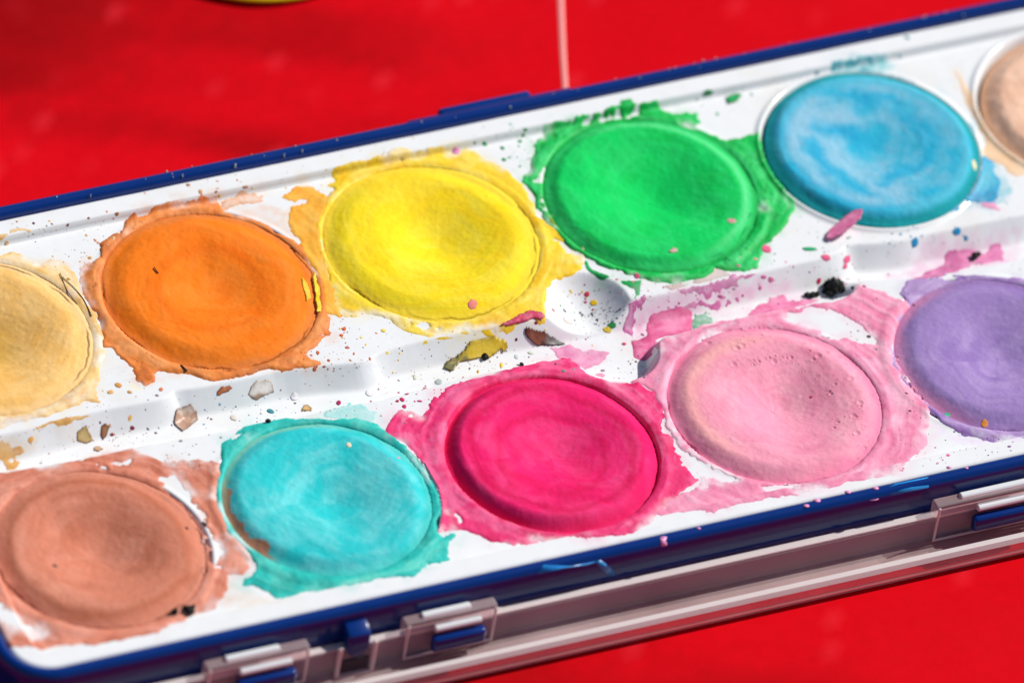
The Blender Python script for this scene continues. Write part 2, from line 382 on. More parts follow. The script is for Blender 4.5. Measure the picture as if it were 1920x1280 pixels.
def hinge(pxl, pyl, pxr, pyr):
    xa = px(pxl, pyl, -.6)[0]; xb = px(pxr, pyr, -.6)[0]; L = xb - xa
    bm = bmesh.new(); box(bm, xa, xb, Y0 - 1.75, Y0 - .1, -2.95, -.75)
    k = lidpart(mesh_bm('hinge_loop', bm, M_clear, bevel=.25, seg=3))
    bm = bmesh.new(); box(bm, xa + .15, xa + .5, Y0 - 2.05, Y0 - 1.8, -7.0, -.9); box(bm, xa + .5, xa + L - .2, Y0 - 2.05, Y0 - 1.8, -7.0, -6.65); box(bm, xb - .5, xb - .15, Y0 - 2.05, Y0 - 1.8, -7.0, -.9)
    lidpart(mesh_bm('hinge_frame', bm, M_frost, bevel=.1))
    for zz, yy, l0, l1 in ((-.75, Y0 - .75, .2, .72), (-2.35, Y0 - 1.9, .32, .82)):
        bm = bmesh.new(); n = 14
        a = [bm.verts.new((xa + L * l0, yy + .55 * math.cos(2 * math.pi * q / n), zz + .5 * math.sin(2 * math.pi * q / n))) for q in range(n)]
        b = [bm.verts.new((xa + L * l1, v.co.y, v.co.z)) for v in a]
        for q in range(n): bm.faces.new((a[q], a[(q + 1) % n], b[(q + 1) % n], b[q]))
        bm.faces.new(a[::-1]); bm.faces.new(b)
        lidpart(mesh_bm('hinge_bar', bm, M_bar, smooth=False, bevel=.12))
    bm = bmesh.new(); box(bm, xa + L * .28, xa + L * .86, Y0 - 3.3, Y0 - 1.9, -5.6, -3.2)
    add(mesh_bm('hinge_peg', bm, M_blue, bevel=.5, seg=4, smooth=True))
hinge(378, 1232, 575, 1196)
hinge(752, 1152, 925, 1115)
hinge(1750, 936, 1990, 880)
# the latch between the two left hinges
lx = px(660, 1165, -1)[0]
bm = bmesh.new()
pr = [(lx + 1.6 * math.cos(a), -2.2 + 1.6 * math.sin(a)) for a in np.linspace(math.pi, 2 * math.pi, 14)] + [(lx + 1.6, .2), (lx - 1.6, .2)]
a = [bm.verts.new((q[0], NY + .2, q[1])) for q in pr]; b = [bm.verts.new((q[0], NY - 2.0, q[1] - .9)) for q in pr]; n = len(pr)
for k in range(n): bm.faces.new((a[k], a[(k + 1) % n], b[(k + 1) % n], b[k]))
bm.faces.new(a[::-1]); bm.faces.new(b)
add(mesh_bm('latch_tab', bm, M_blue, bevel=.3, seg=3, smooth=True), label='rounded blue latch tab')
bm = bmesh.new()
box(bm, lx - 2.9, lx - 2.35, Y0 - 2.1, Y0 - 1.5, -8.0, -2.2); box(bm, lx + 2.0, lx + 2.6, Y0 - 2.1, Y0 - 1.5, -8.0, -2.2); box(bm, lx - 2.35, lx + 2.0, Y0 - 2.1, Y0 - 1.5, -8.0, -7.5)
lidpart(mesh_bm('latch_frame', bm, M_frost, bevel=.12))
bm = bmesh.new(); box(bm, lx - 1.9, lx + 1.7, Y0 - 1.75, Y0 - 1.45, -7.2, -5.0)  # solid dark block standing in for the shade inside the latch hole
lidpart(mesh_bm('latch_hole_shade', bm, mat('hole_shade', base=(.002, .003, .02), rough=.5), bevel=.1))

# ------------------------------------------------------------------ white tray
TRAY = empty('paint_tray', (80, -20, -8), 'white plastic paint tray smeared and spattered with dried colours inside blue box', 'tray')
def addt(o, **k): put(o, TRAY, **k); child(o, TRAY); return o
WHITE = np.array([.80, .81, .82])
tcol = np.ones(XX.shape + (3,)) * WHITE
tcol = mix(tcol, alb((226, 220, 212)), .30 * sstep(.1, .9, fbm(XX / 7, YY / 5, 71, 5)))
tcol = mix(tcol, alb((205, 208, 214)), .35 * np.exp(-(fbm(XX / 9 + YY / 30, YY / 1.3, 72, 3) / .03) ** 2) * sstep(.2, .6, fbm(XX / 12, YY / 12, 73, 2)))
def wash(fr, pts, c, a, soft=.8, seed=1):
    P = spoly(fr, pts); x0, y0 = P.min(0) - 3; x1, y1 = P.max(0) + 3
    i = (GX > x0) & (GX < x1); j = (GY > y0) & (GY < y1); s_ = np.ix_(j, i)
    x, y = XX[s_], YY[s_]
    f = sdpoly(P, x, y) + .6 * fbm(x / 1.6, y / 1.6, seed, 4)
    t = a * sstep(0, soft, f) * (.65 + .5 * (fbm(x / 1.1, y / 1.1, seed + 9, 3)))
    tcol[s_] = mix(tcol[s_], alb(c), np.clip(t, 0, 1))
wash('A', [(975, 190), (1080, 160), (1200, 130), (1290, 190), (1300, 260), (1340, 330), (1280, 310), (1180, 250), (1060, 210)], (232, 205, 190), .8, 1.2, 3)
wash('A', [(540, 950), (600, 935), (660, 960), (640, 990), (560, 985)], (240, 232, 200), .9, .6, 4)
wash('A', [(0, 360), (160, 385), (280, 380), (340, 440), (330, 520), (200, 430), (0, 390)], (238, 205, 150), .7, .8, 5)
wash('H', [(1390, 860), (1500, 900), (1600, 930), (1822, 930), (1822, 960), (1500, 960), (1400, 930)], (232, 220, 236), .8, .8, 6)
wash('H', [(500, 250), (620, 220), (760, 200), (780, 240), (600, 280), (500, 290)], (235, 210, 225), .6, .8, 7)
wash('E', [(960, 800), (1060, 830), (1200, 900), (1300, 900), (1200, 940), (1000, 960), (960, 900)], (225, 215, 205), .8, .8, 8)
wash('F', [(500, 60), (700, 60), (740, 150), (560, 140)], (225, 232, 235), .6, .8, 9)
wash('H', [(1240, 100), (1480, 60), (1760, 20), (1822, 60), (1822, 120), (1400, 170)], (225, 212, 222), .5, .8, 10)
wash('L5', [(1100, 440), (1350, 390), (1700, 350), (1920, 360), (1920, 640), (1500, 700), (1000, 800), (700, 780), (1000, 680)], (228, 196, 214), .75, 1.2, 12)
wash('L4', [(80, 600), (300, 520), (700, 450), (1000, 390), (1300, 420), (1200, 520), (900, 600), (500, 640), (240, 760), (120, 860)], (232, 190, 212), .8, 1.0, 13)
wash('D', [(360, 340), (420, 262), (540, 235), (660, 232), (720, 300), (640, 335), (480, 335)], (120, 195, 200), .85, .8, 14)
wash('D', [(1080, 690), (1150, 690), (1240, 860), (1160, 930), (1040, 930), (940, 960), (1060, 880)], (140, 200, 212), .8, .8, 15)
wash('J', [(1000, 560), (1060, 500), (1160, 520), (1180, 700), (1100, 760), (1040, 880), (1000, 720)], (230, 170, 200), .7, .8, 16)
wash('L1', [(0, 690), (160, 720), (300, 720), (300, 850), (100, 900), (0, 900)], (225, 205, 170), .5, .8, 11)
# ------------------------------------------------------------------ dried smears on the tray
def smear(label, outlines, c0, c1, c2, t=.25, cut=(), tabs=(), gap=0., seed=0, thin=0., rag=.42, pale=.5, edge=.4, name='paint_smear', spots=None, ring=False):
    Ps = [spoly(fr, p) for fr, p in outlines]; Cs = [spoly(fr, p) for fr, p in cut]
    A_ = np.concatenate(Ps); x0, y0 = A_.min(0) - 2.6; x1, y1 = A_.max(0) + 2.6
    i = np.where((GX > x0) & (GX < x1))[0]; j = np.where((GY > y0) & (GY < y1))[0]
    s_ = np.ix_(j, i); x, y = XX[s_], YY[s_]
    wx = x + .35 * fbm(x / 2.2, y / 2.2, seed + 1, 3); wy = y + .35 * fbm(x / 2.2, y / 2.2, seed + 2, 3)
    f = np.full(x.shape, -9.)
    for P in Ps: f = np.maximum(f, sdpoly(P, wx, wy))
    f0 = f.copy()
    rg = .85 * rag * (.3 + 1.0 * np.clip(.5 + .8 * fbm(x / 4.5, y / 4.5, seed + 13, 2), 0, 1.3))
    f = f + rg * (.55 * fbm(x / 1.6, y / 1.6, seed + 3, 5, .62) + .45 * fbm(x / .5, y / .5, seed + 14, 3))
    if ring:
        k = tabs[0]; q = np.hypot(x - CEN[k][0], y - CEN[k][1]); f = np.maximum(f, RAD[k] + .7 + .5 * fbm(x / 2.5, y / 2.5, seed + 15, 3) - q)
    for P in Cs: f = np.minimum(f, -sdpoly(P, wx, wy) + rag * fbm(x / .8, y / .8, seed + 4, 4))
    t = t * .5
    body = t * (1 - np.exp(-np.maximum(f, 0) / .5)) + .35 * t * np.exp(-((f - .35) / .25) ** 2)
    fade = (1. if ring else .25) * sstep(.05, .55, fbm(x / 5.5, y / 5.5, seed + 16, 3))            # stretches where the edge dried as a thin wash
    fd = fade * (1 - sstep(.0, 1.6, f)); body = body * (1 - .85 * fd)
    kt = tabs[0] if tabs else None
    if kt: qt = np.hypot(x - CEN[kt][0], y - CEN[kt][1]); at = np.arctan2(y - CEN[kt][1], x - CEN[kt][0]); brush = fbm(qt / .75 + .8 * fbm(x / 4, y / 4, seed + 18, 2), np.cos(at) * 2.5 + np.sin(at) * 1.7, seed + 17, 4)
    else: brush = fbm(x / 2.5, y / .8, seed + 17, 4)
    rel = .35 * t * brush + .45 * t * fbm(x / 3.2, y / 3.2, seed + 5, 4) + .25 * t * fbm(x / .8, y / .8, seed + 6, 3)
    h = np.where(f > 0, body + rel * sstep(0, 1.0, f) + .012, np.maximum(f * .35, -.2) + .012)
    zb = ZL[s_]
    keep = np.ones(x.shape, bool)
    for k in TAB:
        q = np.hypot(x - CEN[k][0], y - CEN[k][1]); R = RAD[k]
        keep &= q > (R - .75 if k in tabs else 14.9)
        if k in tabs: h = h + (.10 * np.exp(-((q - R - 1.0) / .6) ** 2) - .10 * (1 - sstep(.0, .35, q - R)) - 3. * np.maximum(R - .1 - q, 0)) * (f > 0)
    z = zb + h
    vis = keep & (f > -.45)
    # crackle lines
    n1 = fbm(x / 2.4, y / 2.4, seed + 21, 3); crack = np.exp(-(n1 / .035) ** 2) * sstep(-.1, .35, fbm(x / 5, y / 5, seed + 22, 2)) * sstep(.5, 1.2, f) * (t > .15)
    z = z - .12 * crack
    col = mix(np.ones(x.shape + (3,)) * alb(c0), alb(c1), pale * sstep(-.25, .55, fbm(x / 3.5, y / 2.5, seed + 7, 4)))
    col = mix(col, alb(c2), .55 * sstep(.1, .7, fbm(x / 2.2, y / 3.1, seed + 8, 4)))
    col = mix(col, alb(c2), edge * np.exp(-np.maximum(f, 0) / .22))
    col = mix(col, alb(c2) * .35, .75 * crack)
    col = mix(col, alb(c1), .45 * sstep(.0, .7, brush) * sstep(.3, .9, f)); col = mix(col, alb(c2), .30 * sstep(.0, .7, -brush) * sstep(.3, .9, f))
    col = mix(col, WHITE, .72 * fd * np.clip(.75 + .5 * fbm(x / 1.1, y / 1.1, seed + 19, 3), 0, 1))
    halo = sstep(-2.2, -.1, f) * np.clip(.05 + .55 * fbm(x / 2.6, y / 2.6, seed + 20, 4), 0, .42) * (f < .3)
    tcol[s_] = mix(tcol[s_], mix(alb(c1), WHITE, .35), halo)
    if thin: col = mix(col, WHITE, np.clip(thin * (.5 + .9 * fbm(x / 2.0, y / 2.0, seed + 9, 4)), 0, .92) * sstep(.15, .6, f))
    if spots is not None: col = spots(x, y, f, col)
    q = vis[:-1, :-1] & vis[:-1, 1:] & vis[1:, 1:] & vis[1:, :-1]
    ZTOP[s_] = np.where(vis, np.maximum(ZTOP[s_], z), ZTOP[s_])
    nj_, ni_ = x.shape; id_ = np.arange(nj_ * ni_).reshape(nj_, ni_)
    Q_ = np.stack([id_[:-1, :-1], id_[:-1, 1:], id_[1:, 1:], id_[1:, :-1]], -1)[q]
    if not len(Q_): return
    u, inv = np.unique(Q_, return_inverse=True)
    V_ = np.stack([x, y, z], -1).reshape(-1, 3)[u]
    addt(mesh_np(name, V_, inv.reshape(-1, 4), M_smear, col.reshape(-1, 3)[u]), label=label)

smear('ochre cream smear round the cream tablet', [('A', [(-150, 380), (0, 375), (60, 370), (130, 385), (160, 410), (210, 400), (260, 395), (300, 430), (330, 450), (345, 500), (350, 540), (370, 580), (420, 640), (445, 690), (450, 790), (465, 800), (450, 850), (440, 900), (430, 960), (435, 1000), (460, 1035), (400, 1030), (370, 1040), (290, 1060), (250, 1080), (130, 1110), (0, 1145), (-150, 1150)])],
      (235, 195, 125), (242, 218, 175), (205, 150, 80), t=.16, ring=True, tabs=('cream',), seed=100, thin=.25, edge=.35)
smear('burnt orange smear round the orange tablet', [('A', [(590, 190), (700, 160), (900, 122), (965, 135), (985, 185), (1060, 215), (1180, 260), (1290, 330), (1400, 430), (1425, 520), (1445, 640), (1465, 655), (1470, 730), (1420, 760), (1340, 820), (1400, 835), (1415, 860), (1330, 880), (1200, 880), (1070, 915), (950, 930), (850, 905), (740, 890), (700, 885), (690, 935), (650, 955), (605, 925), (590, 880), (560, 850), (500, 800), (460, 790), (450, 760), (440, 640), (370, 570), (350, 500), (355, 440), (400, 405), (440, 385), (450, 330), (480, 300), (540, 265), (565, 215)])],
      (228, 132, 62), (236, 160, 100), (176, 88, 40), t=.34, ring=True, tabs=('orange',), seed=120, edge=.5, rag=.36)
smear('pale orange wash above the orange tablet', [('A', [(975, 130), (1080, 110), (1140, 95), (1160, 130), (1080, 150), (1000, 178), (975, 185)])], (226, 178, 145), (236, 205, 185), (210, 150, 110), t=.07, seed=140, thin=.4, rag=.3)
smear('light orange smear between orange and yellow tablets', [('B', [(120, 400), (200, 350), (260, 355), (320, 400), (310, 480), (295, 600), (310, 700), (360, 850), (375, 935), (320, 925), (296, 915), (285, 800), (255, 730), (200, 650), (190, 590), (150, 520), (145, 450), (190, 440), (240, 410), (170, 420)])],
      (243, 172, 62), (246, 190, 90), (238, 145, 45), t=.18, tabs=('orange', 'yellow'), seed=150, rag=.5)
smear('thick yellow smear round the yellow tablet', [('B', [(330, 295), (365, 270), (420, 250), (520, 240), (560, 215), (650, 185), (780, 190), (880, 185), (935, 170), (970, 200), (1030, 240), (1080, 265), (1130, 290), (1170, 340), (1200, 380), (1230, 430), (1240, 490), (1300, 520), (1360, 570), (1440, 620), (1475, 670), (1450, 700), (1460, 720), (1420, 745), (1370, 760), (1330, 780), (1290, 820), (1280, 880), (1285, 940), (1280, 960), (1230, 950), (1150, 980), (1080, 985), (970, 1000), (940, 990), (870, 1010), (770, 1020), (700, 1010), (640, 980), (600, 945), (540, 930), (480, 925), (430, 935), (370, 930), (330, 850), (300, 700), (290, 600), (310, 480), (330, 400), (350, 360), (300, 352), (360, 330)])],
      (246, 204, 56), (249, 218, 112), (228, 172, 26), t=.26, cut=[('B', [(690, 968), (760, 962), (800, 980), (740, 995)]), ('B', [(1330, 590), (1400, 620), (1440, 660), (1390, 650)])], ring=True, tabs=('yellow',), seed=160, rag=.45, edge=.3)
for q, o in enumerate(([(250, 735), (270, 740), (285, 800), (297, 915), (265, 920), (255, 820)], [(205, 755), (228, 780), (242, 850), (225, 862), (212, 810)])):
    pass
smear('emerald green smear round the green tablet', [('C', [(285, 335), (330, 310), (430, 290), (540, 270), (560, 250), (600, 230), (680, 205), (700, 230), (790, 210), (800, 240), (860, 270), (960, 275), (970, 310), (940, 325), (900, 322), (960, 350), (1060, 390), (1110, 380), (1240, 355), (1270, 440), (1300, 530), (1350, 600), (1390, 660), (1395, 700), (1370, 750), (1300, 840), (1270, 850), (1260, 900), (1230, 945), (1180, 970), (1110, 975), (1050, 950), (1040, 970), (1000, 995), (960, 1005), (850, 1015), (740, 1008), (650, 980), (560, 935), (480, 895), (450, 855), (390, 800), (300, 715), (250, 690), (245, 640), (210, 590), (180, 575), (185, 540), (225, 510), (235, 480), (260, 395), (290, 380)])],
      (18, 184, 82), (70, 205, 120), (4, 140, 52), t=.38, ring=True, tabs=('green',), cut=[('C', [(438, 300), (470, 290), (560, 282), (640, 262), (700, 262), (690, 282), (600, 290), (500, 303), (455, 335), (440, 330)]), ('C', [(258, 570), (285, 510), (295, 520), (280, 570)]), ('C', [(262, 690), (258, 640), (280, 630), (290, 700)]), ('C', [(1235, 690), (1250, 680), (1258, 705), (1242, 715)])], seed=180, rag=.5, edge=.45)
smear('small green smear on the thumb well lip', [('C', [(465, 945), (480, 975), (540, 1000), (572, 992), (530, 965), (500, 960), (475, 935)]), ('C', [(640, 1015), (720, 1003), (717, 1060), (690, 1088), (685, 1055), (640, 1030)])], (25, 165, 85), (60, 190, 110), (5, 120, 55), t=.12, seed=200, rag=.5)
smear('olive green smear between yellow and green tablets', [('C', [(300, 730), (340, 730), (420, 790), (450, 850), (440, 870), (380, 820), (320, 770)])], (128, 140, 35), (170, 165, 50), (80, 90, 20), t=.3, tabs=('green',), seed=210)
smear('teal smear above the blue tablet', [('D', [(420, 300), (440, 272), (500, 265), (600, 250), (620, 290), (560, 315), (500, 318), (430, 325)])], (60, 165, 175), (120, 190, 195), (20, 130, 150), t=.07, seed=220, thin=.55, rag=.6)
smear('thin teal film along the right rim of the blue tablet', [('D', [(560, 325), (700, 338), (850, 400), (965, 480), (1050, 570), (1092, 680), (1100, 745), (1060, 745), (1040, 640), (960, 530), (850, 440), (700, 372), (560, 350)])], (60, 165, 180), (130, 200, 205), (20, 120, 140), t=.08, tabs=('blue',), seed=225, thin=.35, rag=.6)
smear('blue smear right of the blue tablet', [('D', [(1078, 740), (1110, 705), (1150, 720), (1165, 780), (1160, 880), (1140, 910), (1060, 905), (1000, 920), (940, 948), (980, 915), (1050, 865), (1075, 800)])], (62, 165, 205), (110, 190, 205), (25, 130, 180), t=.12, tabs=('blue',), seed=230, rag=.4)
smear('pink brush marks right of the blue tablet', [('D', [(1075, 850), (1140, 850), (1138, 872), (1080, 868)]), ('D', [(1090, 895), (1150, 905), (1165, 940), (1120, 930)]), ('D', [(1078, 815), (1110, 812), (1112, 828), (1080, 830)])], (226, 150, 185), (235, 175, 200), (200, 110, 160), t=.1, seed=240, rag=.3)
smear('peach smear beside the beige tablet', [('D', [(965, 318), (985, 330), (1040, 420), (1065, 480), (1100, 540), (1130, 590), (1170, 630), (1220, 660), (1270, 690), (1300, 770), (1240, 780), (1200, 745), (1150, 712), (1095, 692), (1110, 640), (1090, 570), (1040, 500), (1000, 420)])], (238, 200, 160), (243, 215, 185), (225, 180, 135), t=.09, tabs=(), seed=250, rag=.35, thin=.15)
smear('terracotta smear round the brown tablet', [('E', [(-200, 350), (0, 352), (200, 320), (330, 295), (470, 262), (600, 240), (640, 260), (700, 300), (760, 297), (970, 300), (985, 330), (955, 420), (965, 500), (1005, 600), (1075, 680), (1115, 720), (1120, 760), (1080, 800), (1010, 800), (1000, 860), (960, 950), (900, 970), (830, 990), (700, 1050), (650, 1070), (400, 1110), (300, 1105), (150, 1120), (50, 1120), (0, 1060), (-60, 1000), (-200, 980)])],
      (208, 128, 104), (226, 160, 140), (170, 88, 64), t=.22, cut=[('E', [(690, 380), (770, 355), (850, 440), (900, 520), (940, 600), (975, 700), (975, 765), (930, 765), (900, 640), (850, 560), (780, 480)]), ('E', [(-40, 890), (60, 965), (130, 1015), (210, 1065), (150, 1085), (60, 1045), (0, 985), (-60, 940)]), ('E', [(430, 315), (475, 310), (480, 340), (445, 335)]), ('E', [(500, 300), (590, 290), (580, 312), (510, 322)])], ring=True, tabs=('brown', 'turquoise'), seed=260, rag=.4, edge=.3)
smear('turquoise smear round the turquoise tablet', [('F', [(80, 290), (140, 250), (200, 215), (300, 195), (350, 190), (460, 190), (560, 190), (640, 190), (700, 205), (750, 235), (800, 280), (860, 340), (870, 370), (865, 400), (900, 470), (930, 520), (940, 620), (960, 650), (1000, 680), (1050, 655), (1040, 680), (1010, 720), (1020, 770), (940, 790), (880, 830), (720, 850), (620, 880), (500, 895), (400, 910), (300, 930), (270, 910), (200, 880), (150, 880), (190, 840), (215, 790), (180, 720), (120, 600), (85, 480), (75, 380)])],
      (48, 188, 178), (112, 206, 190), (12, 150, 142), t=.26, ring=True, tabs=('turquoise',), cut=[('F', [(105, 275), (170, 240), (178, 250), (110, 292)])], seed=280, rag=.4, edge=.4)
smear('pale aqua film beside the channel', [('F', [(500, 185), (520, 150), (600, 130), (660, 140), (725, 165), (705, 205), (620, 195)])], (150, 212, 208), (190, 225, 222), (100, 195, 190), t=.06, seed=290, thin=.3, rag=.4)
smear('deep magenta smear round the magenta tablet', [('G', [(110, 520), (160, 520), (220, 540), (240, 510), (290, 470), (310, 430), (350, 400), (420, 380), (500, 360), (560, 345), (640, 325), (760, 300), (860, 280), (910, 280), (950, 325), (1000, 355), (1080, 385), (1170, 390), (1220, 375), (1240, 400), (1290, 420), (1335, 460), (1345, 540), (1330, 620), (1370, 640), (1400, 700), (1430, 780), (1500, 840), (1480, 870), (1380, 920), (1350, 960), (1280, 1020), (1180, 1080), (1100, 1095), (980, 1105), (880, 1100), (760, 1120), (640, 1130), (540, 1120), (480, 1080), (430, 1060), (380, 1060), (290, 1080), (265, 1040), (250, 960), (220, 900), (180, 850), (160, 770), (190, 720), (150, 670), (100, 650), (50, 620), (80, 580), (100, 550)])],
      (228, 56, 116), (238, 128, 168), (196, 18, 80), t=.3, gap=0., ring=True, tabs=('magenta',), cut=[('G', [(370, 985), (400, 1000), (440, 1040), (390, 1030)])], seed=300, rag=.4, edge=.25, pale=.45)
smear('bubble pink smear round the pink tablet', [('H', [(100, 520), (120, 490), (200, 470), (300, 430), (420, 400), (560, 370), (700, 340), (780, 335), (900, 320), (1020, 280), (1050, 235), (1075, 240), (1110, 255), (1180, 265), (1220, 290), (1280, 320), (1310, 330), (1295, 420), (1255, 480), (1235, 600), (1285, 680), (1335, 740), (1390, 800), (1380, 860), (1370, 920), (1370, 970), (1330, 1010), (1290, 1040), (1260, 1090), (1160, 1110), (1020, 1140), (900, 1170), (800, 1190), (700, 1210), (560, 1240), (420, 1262), (250, 1285), (100, 1290), (170, 1230), (330, 1160), (320, 1110), (250, 1020), (180, 900), (150, 800), (110, 735), (60, 695), (0, 685), (60, 640), (100, 600), (130, 540)])],
      (232, 140, 170), (242, 180, 200), (212, 105, 145), t=.24, ring=True, tabs=('pink', 'purple'), cut=[('H', [(730, 365), (860, 338), (960, 352), (1060, 405), (1120, 465), (1140, 505), (1050, 495), (1000, 465), (950, 490), (880, 470), (870, 440), (760, 402)]), ('H', [(205, 960), (280, 1010), (380, 1080), (500, 1135), (430, 1145), (330, 1115), (255, 1060)]), ('H', [(610, 1160), (760, 1152), (740, 1172), (630, 1182)]), ('H', [(330, 490), (420, 455), (520, 432), (670, 424), (675, 434), (520, 445), (420, 470), (340, 502)])], seed=320, rag=.36, edge=.3)
smear('violet smear round the purple tablet', [('H', [(1240, 270), (1280, 220), (1400, 200), (1500, 185), (1650, 190), (1822, 210), (1960, 240), (2140, 330), (2200, 600), (2140, 800), (1960, 930), (1822, 935), (1650, 945), (1550, 930), (1450, 870), (1395, 815), (1350, 760), (1300, 700), (1250, 620), (1245, 520), (1270, 420), (1315, 340), (1295, 320)])],
      (158, 122, 182), (190, 165, 205), (118, 82, 150), t=.2, ring=True, tabs=('purple',), cut=[('H', [(1420, 198), (1540, 192), (1555, 207), (1460, 228)])], seed=340, rag=.35, thin=.1)
smear('pink stain pooled at the thumb well', [('J', [(320, 770), (400, 790), (500, 760), (560, 800), (600, 830), (700, 805), (790, 820), (830, 830), (800, 890), (740, 940), (650, 975), (580, 960), (500, 890), (440, 885), (400, 860), (370, 810)])], (226, 150, 185), (236, 175, 203), (205, 100, 150), t=.06, seed=360, rag=.22, edge=.6)
smear('deep pink crust on the channel floor', [('L4', [(240, 720), (260, 680), (320, 645), (400, 635), (550, 630), (560, 680), (550, 790), (480, 810), (420, 830), (320, 860), (270, 880), (240, 1000), (180, 1030), (120, 1000), (110, 880), (180, 860), (220, 830)])], (222, 110, 155), (236, 160, 190), (180, 40, 100), t=.14, seed=370, rag=.4, edge=.6)
smear('grey green sponge mark in the channel', [('L4', [(560, 660), (600, 650), (650, 655), (700, 740), (660, 780), (570, 780)])], (120, 175, 145), (190, 200, 195), (40, 130, 80), t=.06, seed=380, thin=.5, rag=.9)
smear('pink stain on the right channel floor', [('L4', [(980, 655), (1110, 595), (1130, 548), (1250, 530), (1270, 570), (1380, 565), (1490, 580), (1400, 612), (1250, 642), (1150, 680), (1010, 695)])], (226, 130, 170), (236, 165, 195), (200, 80, 130), t=.09, seed=390, rag=.3)
smear('mauve crust on the channel wall below the green tablet', [('L4', [(440, 490), (560, 480), (720, 440), (840, 392), (1030, 372), (960, 405), (900, 432), (860, 490), (760, 502), (640, 560), (630, 540), (520, 520)]), ('L4', [(380, 655), (480, 610), (700, 590), (900, 550), (900, 562), (700, 606), (500, 632)]), ('L4', [(40, 790), (60, 690), (90, 600), (200, 540), (260, 560), (150, 600), (110, 700), (110, 850)])], (205, 110, 165), (225, 160, 195), (165, 60, 120), t=.1, seed=400, rag=.5, thin=.25)
smear('grey beige film below the green tablet', [('L4', [(640, 335), (720, 312), (770, 350), (845, 382), (760, 405), (640, 440), (560, 440)]), ('L4', [(345, 460), (440, 440), (520, 460), (400, 500)])], (205, 185, 180), (220, 205, 200), (165, 150, 140), t=.1, seed=410, rag=.3)
smear('pink crust in the channel above the purple tablet', [('L5', [(1265, 595), (1350, 572), (1500, 550), (1590, 580), (1650, 505), (1700, 490), (1760, 530), (1750, 645), (1400, 722), (1250, 770), (1000, 802), (1100, 752), (1260, 685)])], (222, 135, 178), (232, 165, 198), (170, 80, 130), t=.12, seed=420, rag=.35)
smear('ochre stain at the left end of the channel', [('L1', [(-40, 780), (60, 760), (150, 770), (170, 800), (130, 850), (60, 880), (130, 900), (110, 960), (60, 950), (40, 900), (-40, 900)]), ('L1', [(270, 660), (400, 600), (640, 560), (690, 580), (600, 605), (500, 630), (400, 640), (290, 670)])], (222, 175, 100), (235, 205, 150), (190, 130, 65), t=.08, seed=430, thin=.3, rag=.6)
smear('ochre stain on the far rim', [('L6', [(62, 372), (150, 358), (232, 370), (220, 400), (165, 402), (130, 384), (100, 408), (65, 405)]), ('L6', [(-30, 395), (40, 385), (60, 405), (20, 420), (-30, 425)])], (225, 185, 125), (235, 210, 165), (200, 150, 90), t=.06, seed=440, rag=.3)
smear('yellow edge drips on the channel wall', [('L2', [(1400, 180), (1440, 165), (1470, 182), (1420, 195)]), ('L2', [(1510, 160), (1620, 130), (1635, 148), (1530, 175)]), ('L2', [(1690, 105), (1750, 95), (1760, 115), (1700, 122)]), ('L2', [(1790, 80), (1920, 60), (1960, 110), (1900, 130), (1850, 100)])], (240, 200, 50), (245, 215, 100), (200, 160, 20), t=.08, seed=450, rag=.3)

# the tray itself, tinted where thin washes dried
nj, ni = XX.shape
idx = np.arange(nj * ni).reshape(nj, ni)
Q = np.stack([idx[:-1, :-1], idx[:-1, 1:], idx[1:, 1:], idx[1:, :-1]], -1).reshape(-1, 4)
V = np.stack([XX, YY, ZT], -1).reshape(-1, 3); C_ = tcol.reshape(-1, 3)
ring = np.concatenate([idx[0, :-1], idx[:-1, -1], idx[-1, :0:-1], idx[:0:-1, 0]])
SK = V[ring].copy(); SK[:, 2] = -5.5
n0 = len(V); r1 = np.arange(len(ring)) + n0
Q = np.concatenate([Q, np.stack([ring, r1, np.roll(r1, -1), np.roll(ring, -1)], -1)])
V = np.concatenate([V, SK]); C_ = np.concatenate([C_, C_[ring]])
addt(mesh_np('tray_body', V - [0, 0, 0], Q, M_tray, C_))

